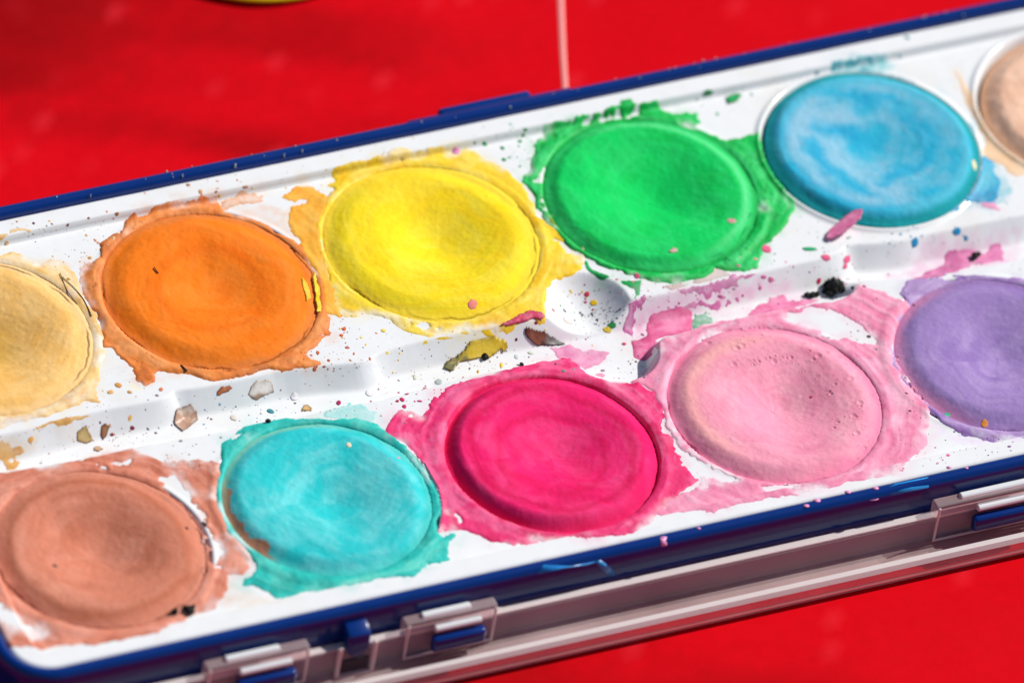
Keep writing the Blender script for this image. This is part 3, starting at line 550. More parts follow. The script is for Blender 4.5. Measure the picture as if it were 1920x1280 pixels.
# ------------------------------------------------------------------ paint tablets
def cracks_of(cx, cy, x, y, R, seed, rr0, a0, a1):
    th = np.arctan2(y - cy, x - cx); r = np.hypot(x - cx, y - cy) / R
    rl = rr0 + .018 * fbm(th * 6, th * 0 + 3, seed, 5, .6)
    m_ = sstep(0, .25, ((th - a0) % (2 * math.pi))) * (((th - a0) % (2 * math.pi)) < ((a1 - a0) % (2 * math.pi)))
    return np.exp(-((r - rl) * R / .10) ** 2) * m_ * sstep(-.35, .45, fbm(np.cos(th) * 3.1, np.sin(th) * 3.1, seed + 3, 3))
TZ = {}
def tablet(key, label, c0, c1, c2, rim, H=.75, groove=-.35, sh=.80, dish=(1.0, .2), rd=9.0, dd=1.1, swirl=.5, seed=0, crk=(), rimw=.90, rimmix=.85, paint=None, lump=.04, pores=0, flat=0., gl=.25, spk=.992):
    cx, cy = CEN[key]; R = RAD[key]
    nr, na = 100, 480
    rad = np.concatenate([np.linspace(0, 1, nr) ** .85, [1.0, .995]]) * R
    rad[0] = .02
    th = np.arange(na) * 2 * math.pi / na
    r, t = np.meshgrid(rad, th, indexing='ij')
    wob = 1 + .006 * fbm(np.cos(t) * 2 + 5, np.sin(t) * 2 + 5, seed + 40, 3)
    x = cx + r * np.cos(t) * wob; y = cy + r * np.sin(t) * wob
    u = r / R
    H = H * .85 + .22; sh = sh - .02
    groove = groove - .7 * gl * np.clip(np.cos(t - math.radians(200)), 0, 1) ** .7
    z = H + (groove - H) * sstep(sh, .99, u) ** 1.1 - .12 * sstep(.97, 1, u)
    z = z + .18 * fbm(np.cos(t) * 1.6 + 3, np.sin(t) * 1.6, seed + 48, 3) * sstep(.9, .97, u)      # uneven rim
    dx, dy = x - cx - dish[0], y - cy - dish[1]
    dr = np.hypot(dx, dy) * (1 + .10 * fbm(np.cos(t) * 1.3 + 7, np.sin(t) * 1.3 + 2, seed + 41, 2))
    rd = rd * 1.16
    k = 1 - sstep(-.12 * rd, rd, dr); z = z - dd * 1.95 * k
    wr = dr + 1.1 * fbm(x / 7, y / 7, seed + 64, 2)
    rg = fbm(wr / .95, np.cos(t - .8) * .9 + 11, seed + 65, 3) * sstep(.2, .5, u)                      # rings left by the brush
    rg = rg * (.25 + .75 * sstep(-.2, .6, fbm(x / 6, y / 6, seed + 66, 2)))
    z = z + .017 * rg
    ang = np.arctan2(dy, dx)
    sw = fbm(dr / 2.1 + 1.2 * fbm(x / 7, y / 7, seed + 61, 2), ang * .45 + 1.5 * fbm(x / 9, y / 9, seed + 62, 2), seed + 42, 4) * .6 + .5 * fbm(x / 3.5, y / 3.5, seed + 63, 5, .6)       # brush swirls round the dish
    z = z + lump * (.5 * sw + fbm(x / 2.6, y / 2.6, seed + 43, 4)) * (1 - .4 * k)
    z = z + .02 * fbm(x / .55, y / .55, seed + 44, 2)
    cr = np.zeros(x.shape)
    for (rr0, a0, a1) in crk: cr = np.maximum(cr, cracks_of(cx, cy, x, y, R, seed + 50 + int(rr0 * 100), rr0, math.radians(a0), math.radians(a1)))
    z = z - .22 * cr
    por = np.zeros(x.shape)
    rng = np.random.default_rng(seed + 7)
    if pores:
        for q in range(pores):
            a = rng.uniform(-1.0, 1.9); rr_ = R * rng.uniform(.5, .95); pxx, pyy = cx + rr_ * math.cos(a), cy + rr_ * math.sin(a); pr = rng.choice([.14, .2, .3, .5], p=[.45, .3, .15, .1])
            d = np.hypot(x - pxx, y - pyy); z = z + .06 * np.exp(-((d - pr) / .1) ** 2) - .16 * np.exp(-(d / (pr * .7)) ** 2)
            por = np.maximum(por, np.exp(-((d - pr) / .09) ** 2))
    z[-2:] = np.array([-1.2, -2.25])[:, None]
    z[-2] = np.minimum(z[-3] - .2, -1.2)
    lo = fbm(x / 5.5, y / 5.5, seed + 45, 4)
    col = mix(np.ones(x.shape + (3,)) * alb(c0), alb(c1), np.clip(.62 * swirl * sstep(-.5, .8, sw + .5 * lo), 0, 1))
    col = mix(col, alb(c2), .38 * sstep(.0, .9, -sw * .6 + lo))
    br = fbm(wr / .34, np.cos(t - 2) * 1.6 + np.sin(t) * 1.1 + 3, seed + 67, 3); col = col * (1 + .055 * br * sstep(.12, .35, u))[..., None]; z = z + .004 * br
    col = mix(col, alb(c2), .22 * sstep(.0, .8, rg)); col = mix(col, alb(c1), .16 * sstep(.0, .8, -rg))
    col = mix(col, alb(rim), rimmix * sstep(rimw - .05, rimw + .05, u + .025 * fbm(np.cos(t) * 3, np.sin(t) * 3, seed + 46, 4)))
    if paint is not None: col = paint(x - cx, y - cy, u, t, sw, lo, col)
    col = mix(col, col * .22, .85 * cr); col = mix(col, col * .72, .5 * por)
    sp = vn(x / .22, y / .22, seed + 47); col = mix(col, col * .45, .8 * (sp > spk) * (u < .97))
    nj_, ni_ = x.shape
    id_ = np.arange(nj_ * ni_).reshape(nj_, ni_)
    nx = np.roll(id_, -1, 1)
    Q_ = np.stack([id_[:-1], id_[1:], nx[1:], nx[:-1]], -1).reshape(-1, 4)
    bot = id_[-1]; V_ = np.stack([x, y, z], -1).reshape(-1, 3)
    V_ = np.concatenate([V_, [[cx, cy, -2.25]], [[x[0].mean(), y[0].mean(), z[0].mean()]]]); nb = nj_ * ni_
    T_ = np.concatenate([np.stack([bot, np.full(na, nb), nx[-1]], -1), np.stack([id_[0], nx[0], np.full(na, nb + 1)], -1)])
    colr = np.concatenate([col.reshape(-1, 3), col[-1, :1], col[0, :1]])
    e = empty('paint_tablet', (cx, cy, -2.25), label, 'paint tablet', 'round watercolour tablets in the tray')
    o = mesh_np('paint_cake', V_, Q_, M_cake, colr, tris=T_); put(o, e); child(o, e)
    TZ[key] = (e, x, y, z)
    return e
def tabz(key, px_, py_):
    """pixel to a point on the tablet's surface"""
    e, X, Y, Z = TZ[key]; zz = .3
    for k in range(4):
        p = px(px_, py_, zz); i = np.argmin((X - p[0]) ** 2 + (Y - p[1]) ** 2); zz = Z.ravel()[i]
    return px(px_, py_, zz), e
def ringband(u, t, r, w, a0=None, a1=None):
    return np.exp(-((u - r) / w) ** 2)

tablet('cream', 'cream ochre paint tablet cut by the left edge, far row', (238, 186, 108), (242, 204, 144), (208, 152, 66), (236, 200, 150), H=.45, groove=.22, sh=.8, dish=(.5, 0), rd=10.5, dd=1.3, seed=500, crk=[(.955, -60, 130)], swirl=.7, rimw=.93, rimmix=.5,
       paint=lambda x, y, u, t, sw, lo, c: mix(c, alb((196, 150, 45)), .65 * (1 - sstep(.1, .6, u + .1 * lo))))
tablet('orange', 'bright orange paint tablet with a cracked ochre rim', (243, 122, 34), (244, 140, 62), (240, 108, 14), (212, 124, 64), H=.85, groove=.1, sh=.76, dish=(1.2, .2), rd=8.5, dd=.75, seed=520, gl=.45, crk=[(.975, 150, 20)], swirl=.55, rimw=.93,
       paint=lambda x, y, u, t, sw, lo, c: mix(c, alb((226, 98, 12)), .45 * np.exp(-((u - .5 - .05 * lo) / .06) ** 2)))
tablet('yellow', 'lemon yellow paint tablet with a pink drop near its edge', (248, 212, 46), (249, 218, 84), (238, 188, 14), (243, 204, 72), H=.8, groove=.2, sh=.76, dish=(1.5, .3), rd=9.5, dd=1.25, seed=540, crk=[(.965, 190, 20)], swirl=.6, rimw=.9, rimmix=.6)
tablet('green', 'emerald green paint tablet with a dusty pale rim', (24, 196, 92), (60, 205, 118), (4, 172, 66), (70, 200, 120), H=.95, groove=.12, sh=.84, dish=(1.0, .3), rd=10.5, dd=1.35, seed=560, crk=[(.93, 250, 330)], swirl=.45, rimw=.9, rimmix=.45, lump=.09,
       paint=lambda x, y, u, t, sw, lo, c: mix(mix(c, alb((110, 210, 150)), .55 * np.exp(-((u - .88 - .02 * lo) / .035) ** 2) * sstep(-.3, .5, np.cos(t - .3))), alb((4, 130, 48)), .6 * sstep(.93, .99, u)))
BLUE_P = [poly('D', p, .8) for p in ([(470, 425), (560, 410), (700, 440), (790, 480), (760, 500), (640, 480), (520, 480)], [(340, 560), (450, 560), (560, 545), (640, 570), (665, 605), (650, 640), (600, 675), (540, 660), (500, 620), (420, 590)],
   [(680, 470), (800, 495), (880, 560), (912, 640), (885, 720), (800, 800), (700, 815), (640, 800), (650, 780), (760, 720), (815, 660), (800, 600), (760, 540)], [(270, 620), (340, 600), (400, 640), (380, 690), (440, 730), (520, 780), (600, 840), (625, 862), (540, 840), (440, 780), (350, 720), (290, 680)])]
def blue_paint(x, y, u, t, sw, lo, c):
    X, Y = x + CEN['blue'][0], y + CEN['blue'][1]; X = X + 1.1 * fbm(X / 3.5, Y / 3.5, 91, 4); Y = Y + 1.1 * fbm(X / 3.5, Y / 3.5, 92, 4)
    m_ = np.max([sdpoly(P, X, Y) for P in BLUE_P], 0)
    c = mix(c, alb((146, 190, 212)), (.55 + .45 * lo + .3 * sw).clip(0, .85) * (1 - sstep(-1.6, .9, m_)) * (1 - sstep(.74, .86, u)))
    c = mix(c, alb((24, 154, 202)), .6 * sstep(-1.0, 1.5, m_) * (.7 + .4 * lo).clip(0, 1))
    c = mix(c, alb((100, 188, 208)), .6 * np.exp(-((u - .86) / .05) ** 2) * sstep(-.6, .5, np.cos(t)))
    return mix(c, alb((24, 142, 150)), .8 * sstep(.9, .96, u))
tablet('blue', 'sky blue paint tablet with pale swirls, standing proud of the tray', (52, 170, 200), (122, 190, 208), (24, 156, 198), (40, 162, 160), H=1.1, groove=.3, sh=.88, dish=(.5, 0), rd=11, dd=.7, seed=580, swirl=.45, rimw=.93, rimmix=.8, paint=blue_paint, lump=.07)
tablet('beige', 'pale beige paint tablet cut by the right edge', (226, 184, 158), (232, 198, 176), (210, 160, 130), (196, 150, 118), H=.3, groove=-.6, sh=.82, dish=(0, 0), rd=10, dd=.6, seed=600, swirl=.6, rimw=.93, lump=.12)
tablet('brown', 'terracotta brown paint tablet in the near left corner', (200, 124, 100), (216, 152, 130), (168, 92, 66), (206, 136, 114), H=.6, groove=.15, sh=.78, dish=(.6, .2), rd=10, dd=1.35, seed=620, gl=.4, swirl=.5, rimw=.93, rimmix=.6, crk=[(.975, 160, 300)],
       paint=lambda x, y, u, t, sw, lo, c: mix(c, alb((160, 86, 56)), .45 * np.exp(-((u - .84 - .03 * lo) / .04) ** 2)))
def turq_paint(x, y, u, t, sw, lo, c):
    e = sstep(.90, .93, u + .05 * fbm(x / 1.5, y / 1.5, 77, 3) + .06 * np.exp(-((t - math.radians(205)) / .07) ** 2)) * sstep(.78, .9, np.cos(t - math.radians(182)))
    c = mix(c, alb((178, 122, 96)), e)
    return mix(c, alb((140, 190, 160)), .55 * sstep(.9, .95, u) * sstep(.4, .9, np.cos(t - 2.0)))
tablet('turquoise', 'turquoise paint tablet between the brown and magenta ones', (48, 190, 194), (138, 216, 218), (14, 172, 176), (70, 190, 180), H=.8, groove=.0, sh=.82, dish=(1.5, .2), rd=9.5, dd=1.0, seed=640, swirl=.75, rimw=.93, rimmix=.6, paint=turq_paint)
tablet('magenta', 'magenta paint tablet with darker brushed rings', (232, 36, 106), (242, 92, 146), (214, 8, 80), (214, 30, 96), H=.95, groove=-.45, sh=.84, dish=(1.3, .3), rd=9.5, dd=1.1, seed=660, swirl=.6, rimw=.88, rimmix=.65,
       paint=lambda x, y, u, t, sw, lo, c: mix(mix(c, alb((198, 4, 66)), .5 * np.exp(-((u - .74 - .05 * lo) / .035) ** 2)), alb((200, 4, 70)), .45 * np.exp(-((u - .5 - .08 * lo) / .05) ** 2)))
tablet('pink', 'light pink paint tablet with tiny bubbles on its right side', (234, 150, 174), (244, 178, 188), (216, 118, 150), (222, 125, 160), H=.8, groove=.12, sh=.8, dish=(1.6, .3), rd=9.5, dd=1.3, seed=680, swirl=.6, rimw=.93, rimmix=.7, gl=.6, spk=.985, pores=85, crk=[(.985, 150, 300)],
       paint=lambda x, y, u, t, sw, lo, c: mix(c, alb((244, 178, 160)), .5 * np.exp(-((u - .78) / .08) ** 2) * sstep(-.1, .7, np.cos(t - 2.6))))
tablet('purple', 'violet paint tablet at the right edge, near row', (150, 124, 180), (178, 158, 198), (120, 92, 158), (140, 104, 156), H=.65, groove=.05, sh=.78, dish=(1.2, .2), rd=10, dd=1.1, seed=700, gl=.5, spk=.976, swirl=.55, rimw=.93, rimmix=.6, crk=[(.97, 220, 300)],
       paint=lambda x, y, u, t, sw, lo, c: mix(c, alb((216, 132, 162)), .6 * sstep(.8, .95, u + .06 * lo) * sstep(.2, .8, np.cos(t - 2.9))))

# ------------------------------------------------------------------ loose flakes, drops, specks, crumbs and bristles
def surf(x, y):                               # top surface height at points (mm)
    z = samp(ZTOP, np.asarray(x, float), np.asarray(y, float))
    for k, (e, X, Y, Z) in TZ.items():
        c = CEN[k]; q = np.hypot(x - c[0], y - c[1]) < RAD[k] * .985
        if np.any(q):
            for i in np.where(q)[0]:
                z[i] = Z.ravel()[np.argmin((X - x[i]) ** 2 + (Y - y[i]) ** 2)]
    return z
def flake(label, fr, pts, c0, c1, edge, t=.15, lift=.15, seed=0, curl=.2, tip=None, group=None, cat='paint flake', name='paint_flake', ramp=None):
    P = np.array([np.array([onpx(FR[fr][0] + a / FR[fr][2], FR[fr][1] + b / FR[fr][2])[:2]]) for a, b in pts]).reshape(-1, 2)
    if ramp is not None:                       # leans from the tray up onto a tablet
        xs = np.array([a for a, b in pts]); fz = (xs - xs.min()) / (xs.max() - xs.min()); zr = ramp[0] + (ramp[1] - ramp[0]) * fz
        P = np.array([px(FR[fr][0] + a / FR[fr][2], FR[fr][1] + b / FR[fr][2], zz)[:2] for (a, b), zz in zip(pts, zr)])
        A_ = np.c_[P, np.ones(len(P))]; cf = np.linalg.lstsq(A_, zr, rcond=None)[0]
    x0, y0 = P.min(0) - .2; x1, y1 = P.max(0) + .2
    st = max(.1, (x1 - x0) / 46)
    gx = np.arange(x0, x1 + st, st); gy = np.arange(y0, y1 + st, st)
    x, y = np.meshgrid(gx, gy); f = sdpoly(P, x + .12 * fbm(x, y, seed, 3), y + .12 * fbm(x, y, seed + 1, 3))
    sh = x.shape; base = surf(x.ravel(), y.ravel()).reshape(sh)
    t = t * .5; curl = curl * .45
    if ramp is not None: base = cf[0] * x + cf[1] * y + cf[2]
    fm = max(f.max(), .2); inner = np.clip(f / fm, 0, 1)
    top = base + t + curl * (1 - inner) ** 2 * (.5 + .5 * fbm(x / 2, y / 2, seed + 2, 2)) + .03 * fbm(x / .9, y / .9, seed + 3, 3)
    vis = f > -st * .4
    vis &= True
    q = vis[:-1, :-1] & vis[:-1, 1:] & vis[1:, 1:] & vis[1:, :-1]
    n = x.size; id_ = np.arange(n).reshape(sh)
    Qt = np.stack([id_[:-1, :-1], id_[:-1, 1:], id_[1:, 1:], id_[1:, :-1]], -1)[q]
    if not len(Qt): return None
    # pull the outermost vertices onto the outline
    gyx = np.gradient(f, st); g = np.hypot(gyx[0], gyx[1]) + 1e-6
    out = f < 0; x = np.where(out, x - f * gyx[1] / g ** 2 * 1.0, x); y = np.where(out, y - f * gyx[0] / g ** 2 * 1.0, y)
    low = np.minimum(base + .02, top - .05)
    Vt = np.stack([x, y, top], -1).reshape(-1, 3); Vb = np.stack([x, y, np.maximum(top - t * .7, low)], -1).reshape(-1, 3)
    Vb[:, 2] = np.minimum(Vb[:, 2], Vt[:, 2] - .05)
    Qb = Qt[:, ::-1] + n
    ed = {}
    for qd in Qt:
        for a, b in zip(qd, np.roll(qd, -1)):
            if (b, a) in ed: ed.pop((b, a))
            else: ed[(a, b)] = 1
    Qs = np.array([(a, a + n, b + n, b) for a, b in ed])
    Qa = np.concatenate([Qt, Qb, Qs]); u, inv = np.unique(Qa, return_inverse=True)
    col = mix(np.ones(sh + (3,)) * alb(c0), alb(c1), sstep(-.4, .5, fbm(x / 1.1, y / 1.1, seed + 4, 4)))
    if tip is not None:
        tc_, ax = tip; col = mix(col, alb(tc_), sstep(.45, .75, (x - x0) / (x1 - x0) * ax[0] + (y - y0) / (y1 - y0) * ax[1] + ax[2] + .15 * fbm(x, y, seed + 6, 3)))
    col = mix(col, alb(edge), .85 * np.exp(-np.maximum(f, 0) / .2))
    V_ = np.concatenate([Vt, Vb])[u]; cen = np.array([V_[:, 0].mean(), V_[:, 1].mean(), V_[:, 2].min()])
    o = mesh_np(name, V_ - cen, inv.reshape(-1, 4), M_flake, np.concatenate([col.reshape(-1, 3)] * 2)[u])
    o.location = Vector(cen) * S
    return put(o, None, label, cat, group or 'loose paint flakes')
flake('tan flake with a dark brown edge on the channel wall below the orange tablet', 'L1', [(1310, 560), (1330, 510), (1430, 465), (1480, 520), (1485, 590), (1420, 640), (1370, 680), (1310, 620)], (188, 150, 128), (215, 195, 180), (84, 42, 26), seed=1)
flake('olive tan flake on the left channel wall below the cream tablet', 'L1', [(575, 690), (650, 635), (690, 730), (700, 745), (640, 770), (580, 740)], (180, 150, 85), (200, 175, 120), (110, 75, 40), seed=2)
flake('drop shaped brown flake right of the olive tan one in the channel', 'L1', [(755, 640), (790, 610), (820, 640), (810, 690), (775, 745), (755, 690)], (150, 95, 55), (185, 140, 100), (70, 30, 25), seed=3, t=.18)
flake('small tan flake just above the brown smear in the channel', 'L1', [(705, 800), (740, 785), (775, 812), (740, 832), (705, 825)], (200, 160, 120), (220, 185, 150), (130, 90, 60), seed=4, t=.15)
flake('orange brown flake hanging on the channel lip under the orange tablet', 'L1', [(1625, 370), (1660, 335), (1730, 325), (1742, 350), (1690, 385), (1630, 408)], (196, 120, 75), (215, 150, 110), (130, 55, 30), seed=5)
flake('pale grey beige flake with a brown lower tip on the channel wall', 'L2', [(120, 490), (160, 455), (270, 450), (300, 540), (230, 570), (165, 610), (105, 570)], (232, 222, 214), (236, 230, 224), (150, 118, 98), seed=6, t=.12, tip=((165, 135, 115), (-.2, -1.0, 1.1)))
flake('small caramel flake above the turquoise tablet', 'L2', [(495, 690), (515, 650), (545, 638), (577, 662), (570, 685)], (205, 160, 95), (220, 185, 130), (110, 70, 30), seed=7)
flake('curled yellow and olive flake lying across the channel', 'K', [(165, 700), (180, 650), (250, 610), (330, 540), (420, 450), (560, 400), (700, 385), (790, 430), (812, 500), (775, 550), (740, 505), (690, 570), (620, 600), (540, 590), (430, 620), (330, 640), (300, 700), (270, 735), (200, 720)], (214, 178, 40), (226, 196, 70), (120, 90, 20), seed=8, t=.3, curl=.6, tip=((112, 112, 72), (-1.1, -.1, 1.05)))
flake('dark maroon and grey flake at the left edge of the thumb well', 'K', [(970, 360), (1000, 290), (1080, 320), (1190, 340), (1240, 390), (1330, 430), (1410, 462), (1320, 475), (1200, 472), (1110, 475), (1030, 430)], (98, 44, 36), (140, 85, 65), (50, 18, 14), seed=9, t=.28, curl=.5, tip=((150, 155, 150), (1.0, 0, .05)))
flake('raspberry flake along the lower right edge of the yellow smear', 'K', [(700, 280), (850, 200), (960, 150), (1030, 120), (1130, 130), (1190, 180), (1150, 222), (1080, 200), (960, 245), (800, 278)], (205, 70, 100), (220, 120, 140), (160, 25, 60), seed=10, t=.22)
flake('petal shaped pink flake leaning against the blue tablet', 'L5', [(285, 465), (325, 402), (420, 315), (535, 238), (595, 232), (592, 300), (540, 352), (440, 430), (345, 482)], (226, 120, 165), (236, 150, 185), (180, 60, 110), seed=11, t=.4, ramp=(.15, 1.6))
flake('thin yellow flake upright on the right edge of the orange tablet', 'B', [(253, 735), (266, 740), (279, 800), (291, 912), (272, 915), (260, 820)], (246, 214, 30), (250, 225, 80), (220, 180, 20), seed=12, t=.1, curl=.03, ramp=(.46, .34))
flake('short yellow flake left of the thin one on the orange tablet', 'B', [(202, 755), (228, 780), (244, 850), (225, 864), (208, 810)], (244, 206, 40), (248, 216, 90), (230, 170, 20), seed=13, t=.08, curl=.03, ramp=(.66, .6))
flake('pinkish beige flake on the lower rim of the green tablet', 'L4', [(340, 350), (380, 310), (415, 320), (420, 345), (370, 352)], (205, 178, 165), (220, 195, 185), (150, 110, 100), seed=14, t=.15, curl=.2)
flake('dark green chip on the tray between the green and blue tablets', 'C', [(1092, 200), (1140, 180), (1165, 190), (1150, 212), (1105, 228)], (16, 150, 72), (40, 170, 95), (6, 100, 45), seed=15, t=.3)
flake('small green chip left of the larger green chip', 'C', [(985, 180), (1010, 168), (1040, 175), (1030, 195), (995, 205)], (16, 150, 72), (40, 170, 95), (6, 100, 45), seed=16, t=.25)

def dome_mesh(P, zf, hgt, mat_, c, name, rings=3, edge=None):
    """closed little dome over outline P (k,2)"""
    k = len(P); cen = P.mean(0); V_ = []; cols = []
    zc = surf(np.array([cen[0]]), np.array([cen[1]]))[0]
    zo = surf(P[:, 0].copy(), P[:, 1].copy())
    fr = [(1.0, -.03), (.98, .35), (.8, .8), (.45, 1.0)]
    for s_, h in fr:
        for i in range(k):
            q = cen + (P[i] - cen) * s_; V_.append((q[0], q[1], zo[i] * s_ + zc * (1 - s_) + hgt * h + .01)); cols.append(c if s_ < .95 or edge is None else edge)
    V_.append((cen[0], cen[1], zc + hgt * 1.02)); cols.append(c)
    id_ = np.arange(4 * k).reshape(4, k); nx = np.roll(id_, -1, 1)
    Q_ = np.stack([id_[:-1], nx[:-1], nx[1:], id_[1:]], -1).reshape(-1, 4)
    T_ = np.stack([id_[-1], nx[-1], np.full(k, 4 * k)], -1)
    return np.array(V_), Q_, T_, np.array(cols)
rng = np.random.default_rng(4)
def onslope(P, p):
    g = samp(ZTOP, np.array([p[0] + .3, p[0] - .3, p[0], p[0]]), np.array([p[1], p[1], p[1] + .3, p[1] - .3])); gv = np.array([g[0] - g[1], g[2] - g[3]]) / .6; gl = np.hypot(*gv)
    if gl < .1: return P
    gv = gv / gl; d = (P - p[:2]) @ gv
    return P + np.outer(d * (1 / math.sqrt(1 + gl * gl) ** 1.5 - 1), gv)
def blob(cx, cy, rx, ry, rot, n=12, rough=.18):
    a = np.arange(n) * 2 * np.pi / n; r = 1 + rough * rng.normal(size=n) * .6 + rough * np.sin(a * 2 + rng.uniform(0, 6))
    x, y = rx * r * np.cos(a), ry * r * np.sin(a)
    return np.stack([cx + x * math.cos(rot) - y * math.sin(rot), cy + x * math.sin(rot) + y * math.cos(rot)], 1)
PINK, MAG, GRN, TEA, YEL, ORA, OCH, BRO, BLK, GRY = (225, 95, 135), (190, 25, 80), (15, 150, 75), (30, 130, 170), (240, 195, 40), (215, 110, 50), (215, 165, 90), (120, 55, 40), (30, 28, 30), (170, 180, 175)
# single drops, one by one: pixel position, size (px), colour
DROPS = [(1503, 555, 0, 0, PINK)] * 0 + [
 (1100, 552, 11, 8, (205, 60, 80)), (1113, 568, 13, 10, YEL), (1147, 609, 16, 10, (40, 130, 70)), (1138, 618, 16, 10, (215, 185, 60)), (1064, 602, 22, 11, (222, 205, 200)), (1125, 704, 18, 10, (226, 150, 180)),
 (1580, 385, 0, 0, PINK), (1437, 467, 17, 16, PINK), (1548, 482, 22, 9, PINK), (1588, 487, 18, 12, PINK), (1585, 499, 12, 9, PINK), (1535, 528, 10, 10, MAG), (1194, 518, 11, 9, PINK), (1715, 455, 16, 16, (30, 135, 185)), (1794, 434, 16, 15, (30, 135, 185)), (1811, 447, 9, 9, (40, 130, 175)),
 (1518, 467, 28, 8, (40, 165, 110)), (822, 716, 14, 12, GRY), (693, 741, 0, 0, GRY), (507, 771, 14, 8, (60, 135, 150)), (590, 692, 8, 8, (195, 100, 60)), (635, 755, 9, 9, (170, 30, 90)), (692, 738, 15, 10, (225, 222, 225)), (552, 745, 16, 12, (226, 222, 226)), (884, 783, 0, 0, GRY),
 (438, 783, 14, 10, (215, 205, 195)), (248, 803, 9, 7, (140, 50, 70)), (210, 815, 7, 6, (140, 60, 60)), (58, 824, 12, 10, (225, 165, 75)), (207, 735, 12, 8, (222, 170, 100)), (222, 722, 14, 9, (210, 150, 80)), (243, 735, 9, 6, (205, 150, 90)), (302, 730, 9, 7, (220, 130, 100)),
 (855, 285, 15, 12, (225, 140, 190)), (219, 401, 8, 7, (175, 115, 75)), (63, 419, 5, 5, (120, 70, 60)), (166, 409, 5, 5, (140, 80, 65)), (127, 423, 5, 5, (150, 90, 75)), (376, 360, 9, 8, (205, 150, 105)), (353, 347, 8, 6, (190, 130, 100)), (405, 360, 6, 5, (110, 80, 80)), (411, 369, 6, 6, (225, 190, 60)), (12, 458, 8, 8, (215, 175, 120)), (460, 350, 11, 6, (205, 150, 115)),
 (762, 738, 10, 8, (190, 25, 80)), (754, 749, 10, 8, (200, 40, 95)), (758, 762, 9, 7, (200, 40, 95)), (745, 752, 7, 5, (170, 40, 80)), (787, 752, 10, 4, (200, 60, 110)),
 (945, 300, 9, 7, (20, 150, 80)), (942, 278, 9, 6, (20, 140, 75)), (975, 265, 8, 6, (20, 150, 80)), (985, 244, 8, 6, (20, 160, 85)), (955, 296, 5, 4, GRN), (1345, 214, 6, 6, (80, 180, 120)),
 (645, 617, 9, 6, (215, 100, 60)), (640, 629, 8, 5, (215, 100, 60)), (596, 661, 7, 6, (215, 105, 55)), (719, 620, 9, 7, (240, 210, 90)), (775, 707, 0, 0, GRY), (528, 686, 0, 0, GRY), (778, 707, 7, 10, (205, 205, 185)),
 (1005, 606, 8, 5, (150, 20, 60)), (968, 637, 6, 5, (80, 15, 35)), (978, 685, 0, 0, BLK), (968, 669, 9, 8, (190, 205, 195)), (995, 662, 12, 6, (200, 210, 195)), (940, 685, 6, 11, (235, 195, 60)), (1170, 645, 10, 5, (205, 60, 110)), (1030, 616, 0, 0, PINK), (1425, 540, 8, 7, (205, 110, 160)), (1445, 525, 12, 9, (200, 110, 155)), (1432, 520, 11, 7, (210, 110, 160))]
for (x_, y_, w_, h_, c_) in DROPS:
    if w_ == 0: continue
    p = onpx(x_, y_); rx = w_ / 2 / 14.3; ry = h_ / 2 / 10.2
    P = onslope(blob(p[0], p[1], rx, ry, -.35, 14, .10), p)
    V_, Q_, T_, cc = dome_mesh(P, None, .05 + .04 * min(rx, 1), M_smear, alb(c_), 'paint_drop', edge=alb(c_) * .6)
    cen = V_.mean(0); cen[2] = V_[:, 2].min()
    o = mesh_np('paint_drop', V_ - cen, Q_, M_smear, cc, tris=T_); o.location = Vector(cen) * S
    addt(o)
# drops that dried on the tablets
for key, x_, y_, w_, h_, c_ in [('yellow', 886, 570, 19, 19, (226, 130, 120)), ('green', 1372, 414, 17, 13, (215, 165, 160)), ('turquoise', 654, 834, 11, 10, (235, 220, 190)), ('turquoise', 747, 858, 7, 6, (225, 150, 170)), ('purple', 1776, 778, 11, 10, (60, 190, 140)), ('purple', 1846, 794, 15, 14, (222, 140, 70)), ('blue', 1827, 310, 10, 22, (225, 215, 170)), ('pink', 1521, 744, 6, 6, (190, 60, 100)), ('brown', 378, 1006, 12, 11, (70, 48, 42)), ('brown', 383, 1070, 12, 18, (60, 42, 38)), ('brown', 350, 990, 7, 7, (80, 52, 44)), ('brown', 103, 1060, 10, 9, (110, 80, 72))]:
    p, e = tabz(key, x_, y_)
    P = blob(p[0], p[1], w_ / 2 / 14.3, h_ / 2 / 13.0, -.35, 14, .10)
    V_, Q_, T_, cc = dome_mesh(P, None, .05, M_smear, alb(c_), 'paint_drop', edge=alb(c_) * .7)
    cen = V_.mean(0); cen[2] = V_[:, 2].min()
    o = mesh_np('paint_drop', V_ - cen, Q_, M_smear, cc, tris=T_); o.location = Vector(cen) * S
    put(o, e); child(o, e)
